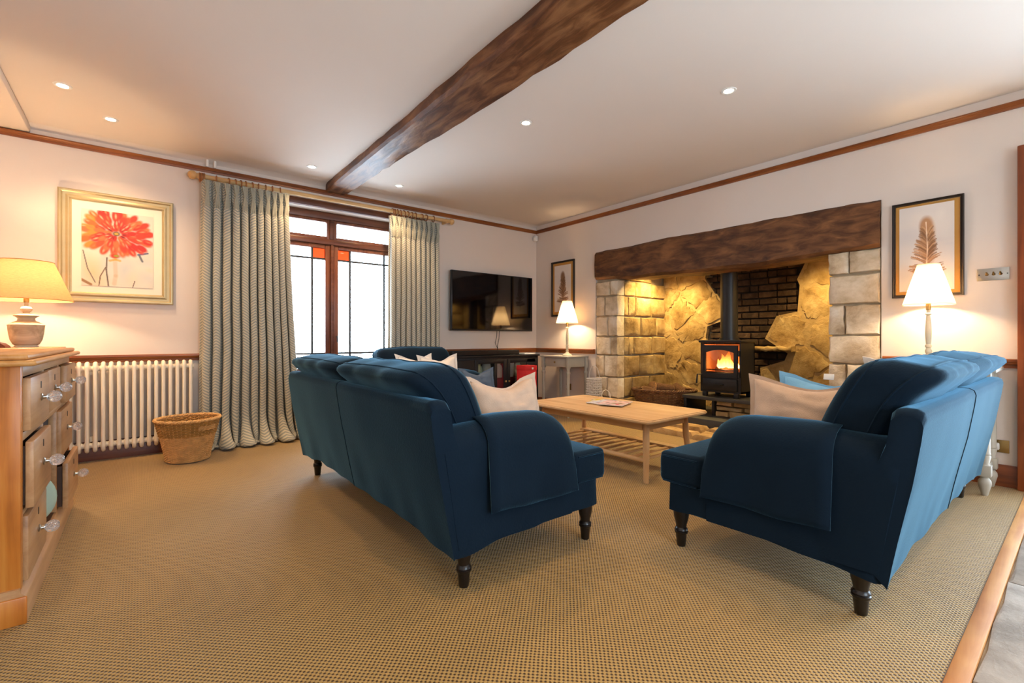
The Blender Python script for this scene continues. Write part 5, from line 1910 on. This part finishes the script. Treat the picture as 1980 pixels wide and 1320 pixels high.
# front frame with an arched opening
yc = (Y0 + Y1) / 2
def arch_frame(y0, y1, z0, z1, iy0, iy1, iz0, iz1, rise, x0, x1):
    n = 14
    o_, i_ = [], []
    for k in range(n + 1):
        q = k / n
        o_.append((y0 + (y1 - y0) * q, z1))
        i_.append((iy0 + (iy1 - iy0) * q, iz1 + rise * (1 - (2 * q - 1) ** 2)))
    outer = [(y0, z0)] + o_ + [(y1, z0)]
    inner = [(iy0, iz0)] + i_ + [(iy1, iz0)]
    m_ = len(outer)
    v, f = [], []
    for x in (x0, x1):
        v += [(x, p[0], p[1]) for p in outer] + [(x, p[0], p[1]) for p in inner]
    for k in range(m_):
        j = (k + 1) % m_
        f.append((k, j, m_ + j, m_ + k))
        f.append((2 * m_ + k, 2 * m_ + j, 3 * m_ + j, 3 * m_ + k))
        f.append((k, j, 2 * m_ + j, 2 * m_ + k))
        f.append((m_ + k, m_ + j, 3 * m_ + j, 3 * m_ + k))
    return MB().add(v, f)
MB().box(X0 + .018, X0 + .03, Y0, Y1, ZB, .60).build('front_plate', M['iron'], t, 0)
dr_ = arch_frame(Y0 + .03, Y1 - .03, .575, .925, Y0 + .068, Y1 - .068, .625, .845, .03, X0, X0 + .022).build('door', M['iron'], t, 30)
MB().box(X0 + .010, X0 + .014, Y0 + .06, Y1 - .06, .62, .885).build('pane', M['stoveglass'], dr_, 0)
b = MB()
b.tube([(X0 - .004, Y1 - .022, .60), (X0 - .030, Y1 + .012, .60), (X0 - .034, Y1 + .018, .50)], [.007, .008, .010], 10)
b.build('door_handle', M['iron'], dr_)
for z in (.615, .84):
    MB().tube([(X0 + .006, Y0 + .018, z - .03), (X0 + .006, Y0 + .018, z + .03)], .010, 10).build('hinge', M['iron'], dr_)
b = MB()
b.bbox(X0 - .004, X0 + .02, Y0 + .035, Y1 - .035, .435, .56, .006)
ash = b.build('ash_drawer', M['iron'], t)
b = MB()
b.tube([(X0 - .004, yc + .05, .50), (X0 - .02, yc + .045, .50), (X0 - .022, yc, .497), (X0 - .02, yc - .045, .50), (X0 - .004, yc - .05, .50)], .006, 8)
b.build('drawer_handle', M['iron'], ash)
for y in (Y0 + .05, Y1 - .05):
    for x in (X0 + .03, X1 - .03):
        MB().bbox(x - .02, x + .02, y - .025, y + .025, .36, ZB, .004).build('foot', M['iron'], t)
b = MB()
b.tube([(5.08, 2.51, ZT_ + .02), (5.08, 2.51, ZT_ + .05)], .100, 28)
b.tube([(5.08, 2.51, ZT_ + .05), (5.08, 2.51, 2.0)], .088, 28)
b.build('flue_pipe', M['flue'], t, 30)
b = MB()
b.box(X1 - .03, X1 - .016, Y0 + .02, Y1 - .02, ZB + .16, ZT_ - .02).box(X0 + .05, X1 - .03, Y0 + .018, Y0 + .03, ZB + .16, ZT_ - .02).box(X0 + .05, X1 - .03, Y1 - .03, Y1 - .018, ZB + .16, ZT_ - .02)
b.build('fire_lining', M['firebrick'], t, 0)
b = MB()
for k in range(9): b.box(X0 + .04, X0 + .048, Y0 + .05, Y1 - .05, .603 + .0, .607)
b.tube([(X0 + .04, Y0 + .03, .628), (X0 + .04, Y1 - .03, .628)], .007, 8).tube([(X0 + .04, Y0 + .03, .655), (X0 + .04, Y1 - .03, .655)], .006, 8)
b.build('log_bar', M['iron'], t)
MB().box(X0 + .05, X1 - .03, Y0 + .03, Y1 - .03, .57, .60).build('ember_bed', M['ember'], t, 0)
# burning log and flames
def logpiece(b, a, c, r, n=9, seed=0):
    q = random.Random(seed)
    pts = [Vector(a).lerp(Vector(c), k / 5) for k in range(6)]
    b.tube([tuple(p) for p in pts], [r * q.uniform(.9, 1.08) for _ in pts], n)
b = MB()
logpiece(b, (5.02, 2.39, .645), (5.05, 2.56, .65), .034, seed=1)
logpiece(b, (5.10, 2.46, .655), (5.14, 2.68, .64), .036, seed=2)
tag(b.build('burning_log', M['bark']), 'charred logs burning inside the stove', 'log')
b = MB()
fl = random.Random(4)
for (y, hh, rr_) in ((2.60, .13, .030), (2.56, .20, .042), (2.52, .24, .048), (2.48, .18, .040), (2.45, .13, .034), (2.42, .11, .03), (2.64, .09, .02), (2.39, .10, .025)):
    x = fl.uniform(5.02, 5.12)
    prof = [(0, 0), (.6, .08), (1, .25), (.85, .45), (.5, .7), (.22, .88), (0, 1)]
    n = 10
    v, f = [], []
    for (r, h) in prof:
        for k in range(n):
            a = 2 * PI * k / n
            z = .665 + h * hh * .85
            sw = .018 * math.sin(h * 5 + y * 40) * h
            v.append((x + r * rr_ * .6 * math.cos(a), y + sw + r * rr_ * math.sin(a) * (1 + .15 * math.sin(3 * a + h * 6)), z))
    for j in range(len(prof) - 1):
        for k in range(n): f.append((j * n + k, j * n + (k + 1) % n, (j + 1) * n + (k + 1) % n, (j + 1) * n + k))
    b.add(v, f)
fo = b.build('flame', M['flame'])
tag(fo, 'orange and yellow flames burning behind the stove glass', 'fire', kind='stuff')
add_light('fire_glow', 'POINT', (5.0, 2.52, .73), 5.0, (1.0, .42, .12), shadow_soft_size=.05)

# log-store bench under the stove
t = thing('stove_bench', (5.1, 2.45, .15), 'low black log-store bench carrying the stove on the hearth', 'bench')
MB().bbox(4.86, 5.33, 1.95, 2.945, .322, .36, .004).build('top', M['slate'], t)
for y in (1.955, 2.905):
    MB().bbox(4.88, 5.31, y, y + .035, .15, .322, .003).build('leg', M['iron'], t)
MB().bbox(4.93, 5.31, 2.60, 2.63, .15, .322, .003).build('divider', M['iron'], t)
for k, (y0_, y1_, z0_, z1_) in enumerate(((2.0, 2.19, .15, .205), (2.2, 2.45, .15, .21), (2.46, 2.595, .15, .2), (2.0, 2.3, .215, .262), (2.31, 2.595, .218, .258), (2.0, 2.14, .27, .318), (2.15, 2.41, .266, .32), (2.42, 2.595, .268, .318))):
    stone(rect(y0_, y1_, z0_, z1_), lambda u, v, h: (5.0 - h, u, v), .03 + .012 * (k % 3), M['hearthstone'], t, 'support_stone', bump=.008, back=-.15, sub=2)

# ------------------------------------------------------------------ log basket
c = (4.99, 3.27, .15)
rot = R(-52)
t = thing('log_basket', c, 'dark oval willow basket of split logs beside the stove', 'basket')
pr = lambda z: .255 + .06 * z / .22
stakes(pr, .01, .22, 30, .007, c, 1.15, .75, rot).build('stake', M['willow'], t)
woven(pr, .012, .215, 30, 11, .0095, .008, c, 1.15, .75, rot).build('weave', M['willow'], t)
rope_rim(.318, .225, .018, c, 1.15, .75, rot, 26).build('rim', M['willow'], t)
MB().lathe([(0, 0), (.255, 0), (.255, .012), (0, .012)], 36, M=Matrix.Translation(c) @ Matrix.Rotation(rot, 4, 'Z'), sx=1.15, sy=.75).build('bottom', M['willow'], t)
def split_log(x, y, z, L_, r, rz, ry, rx, label):
    t = thing('split_log', (x, y, z), label, 'log', 'split logs in the willow basket')
    t.rotation_euler = (rx, ry, rz)
    n = 6
    arc = [(0, 0)] + [(r * math.cos(R(-5 + 20 * k)), r * math.sin(R(-5 + 20 * k))) for k in range(n)]
    b = MB().prism([(p[0] - r * .4, p[1] - r * .4) for p in arc], 'X', -L_ / 2, L_ / 2)
    o = b.build('heartwood', M['logwood'], t, 30, local=True)
    v = []
    arc2 = arc[1:]
    b = MB()
    b.prism([(p[0] * 1.0 - r * .4, p[1] - r * .4) for p in arc2] + [(p[0] * 1.06 - r * .4, p[1] * 1.06 - r * .4) for p in reversed(arc2)], 'X', -L_ / 2 + .003, L_ / 2 - .003)
    b.build('bark', M['bark'], t, 30, local=True)
split_log(4.97, 3.40, .400, .26, .075, R(40), R(-10), R(30), 'split log lying highest at the back of the willow basket')
split_log(4.96, 3.24, .400, .22, .070, R(-40), R(8), R(100), 'split log crossing the middle of the willow basket')
split_log(5.09, 3.13, .385, .20, .070, R(60), R(-14), R(-20), 'split log at the stove end of the willow basket')
split_log(4.84, 3.36, .375, .18, .060, R(-60), R(12), R(70), 'small split log at the front of the willow basket')
split_log(5.02, 3.28, .270, .34, .080, R(-52), 0, R(10), 'split log half buried in the willow basket')

# ------------------------------------------------------------------ lantern and wire holder
c = (4.44, 3.90, .0)
t = thing('wicker_lantern', c, 'white wicker lantern standing before the left stone pier', 'lantern')
pr = lambda z: .108 - .022 * z / .5
stakes(pr, .01, .49, 22, .0045, c).build('stake', M['whitewicker'], t)
woven(pr, .015, .48, 22, 15, .0065, .005, c).build('weave', M['whitewicker'], t)
MB().lathe([(0, 0), (.11, 0), (.11, .012), (0, .012)], 28, c).build('base', M['whitewicker'], t)
rope_rim(.088, .495, .008, c, tw=20).build('rim', M['whitewicker'], t)
b = MB()
b.tube([(c[0], c[1] + .085 * math.cos(PI * k / 12), .50 + .16 * math.sin(PI * k / 12)) for k in range(13)], .004, 6)
b.build('handle', M['whitewicker'], t)
c = (4.42, 3.70, .05)
t = thing('wire_candle_holder', c, 'white wire hoop candle holder beside the wicker lantern', 'candle holder')
b = MB()
for a in (0, PI / 2):
    b.tube([(c[0] + .075 * math.cos(a) * (1 if k < 4 else (-1 if k > 12 else math.cos(PI * (k - 4) / 8))), c[1] + .075 * math.sin(a) * (1 if k < 4 else (-1 if k > 12 else math.cos(PI * (k - 4) / 8))), c[2] + (.25 * k / 4 if k < 4 else (.25 * (16 - k) / 4 if k > 12 else .25 + .075 * math.sin(PI * (k - 4) / 8)))) for k in range(17)], .0035, 6)
for z in (.004, .12):
    b.tube([(c[0] + .075 * math.cos(2 * PI * k / 24), c[1] + .075 * math.sin(2 * PI * k / 24), c[2] + z) for k in range(24)], .0035, 6, closed=True)
b.build('wire_frame', M['whitewicker'], t)
MB().lathe([(0, .004), (.028, .004), (.03, .03), (0, .03)], 16, c).build('candle_cup', M['whitewicker'], t)

# ------------------------------------------------------------------ magazines on the coffee table
def magazine(x, y, z, rz, kind, label):
    t = thing('magazine', (x, y, z), label, 'magazine', 'magazines on the coffee table', rz)
    w, h = .21, .285
    MB().bbox(-w / 2, w / 2, -h / 2, h / 2, 0, .005, .001, 1).build('pages', M['plug'], t, local=True)
    q = random.Random(kind)
    cols = [[L(236, 206, 84), L(226, 220, 214), L(120, 110, 96), L(214, 160, 70)], [L(226, 226, 234), L(190, 196, 212), L(150, 60, 84), L(240, 240, 244)], [L(222, 62, 84), L(244, 196, 196), L(236, 224, 214), L(150, 140, 90), L(110, 84, 66)]][kind]
    c = Canvas(42, 57, cols[0] if kind != 2 else L(244, 206, 206))
    for _ in range(34):
        c.ell(q.random(), q.random() * c.asp, q.uniform(.05, .2), q.uniform(.04, .16), q.uniform(0, 3), q.choice(cols), .5, .8)
    for k in range(3 if kind else 2):
        c.stroke([(.06, c.asp - .12 - k * .03), (.94, c.asp - .12 - k * .03)], .03, cols[2 if kind else 2], .8)
    c.stroke([(.08, .12), (.6, .12)], .012, L(250, 250, 250))
    c.stroke([(.08, .20), (.5, .20)], .012, L(250, 250, 250))
    c.sheet('cover', (-w / 2, -h / 2, .0056), (w, 0, 0), (0, h, 0), t, M['printgloss'], local=True)
magazine(3.13, 2.66, .452, R(-62), 0, 'yellow covered magazine lowest of the fan on the coffee table')
magazine(3.09, 2.58, .458, R(-84), 1, 'white and lilac magazine in the middle of the fan on the coffee table')
magazine(3.07, 2.47, .464, R(-70), 2, 'pink and red magazine on top of the fan on the coffee table')

# ------------------------------------------------------------------ warm spotlights under the lintel
for x, y, e, l in ((5.12, 3.36, 1.0, 'small spotlight under the lintel lighting the left stones of the recess'), (5.15, 1.66, .6, 'small spotlight under the lintel lighting the right stones of the recess')):
    t = thing('recess_spotlight', (x, y, 1.93), l, 'spotlight')
    MB().tube([(x, y, 1.93), (x, y, 2.0)], .03, 16).build('housing', M['iron'], t)
    MB().lathe([(0, 0), (.024, 0), (.024, .003), (0, .003)], 16, (x, y, 1.926)).build('lamp_face', M['down'], t)
    add_light('recess_beam', 'SPOT', (x, y, 1.915), NICHE_W * e, (1.0, .70, .26), (0, 0, 0), spot_size=R(140), spot_blend=.7, shadow_soft_size=.02)
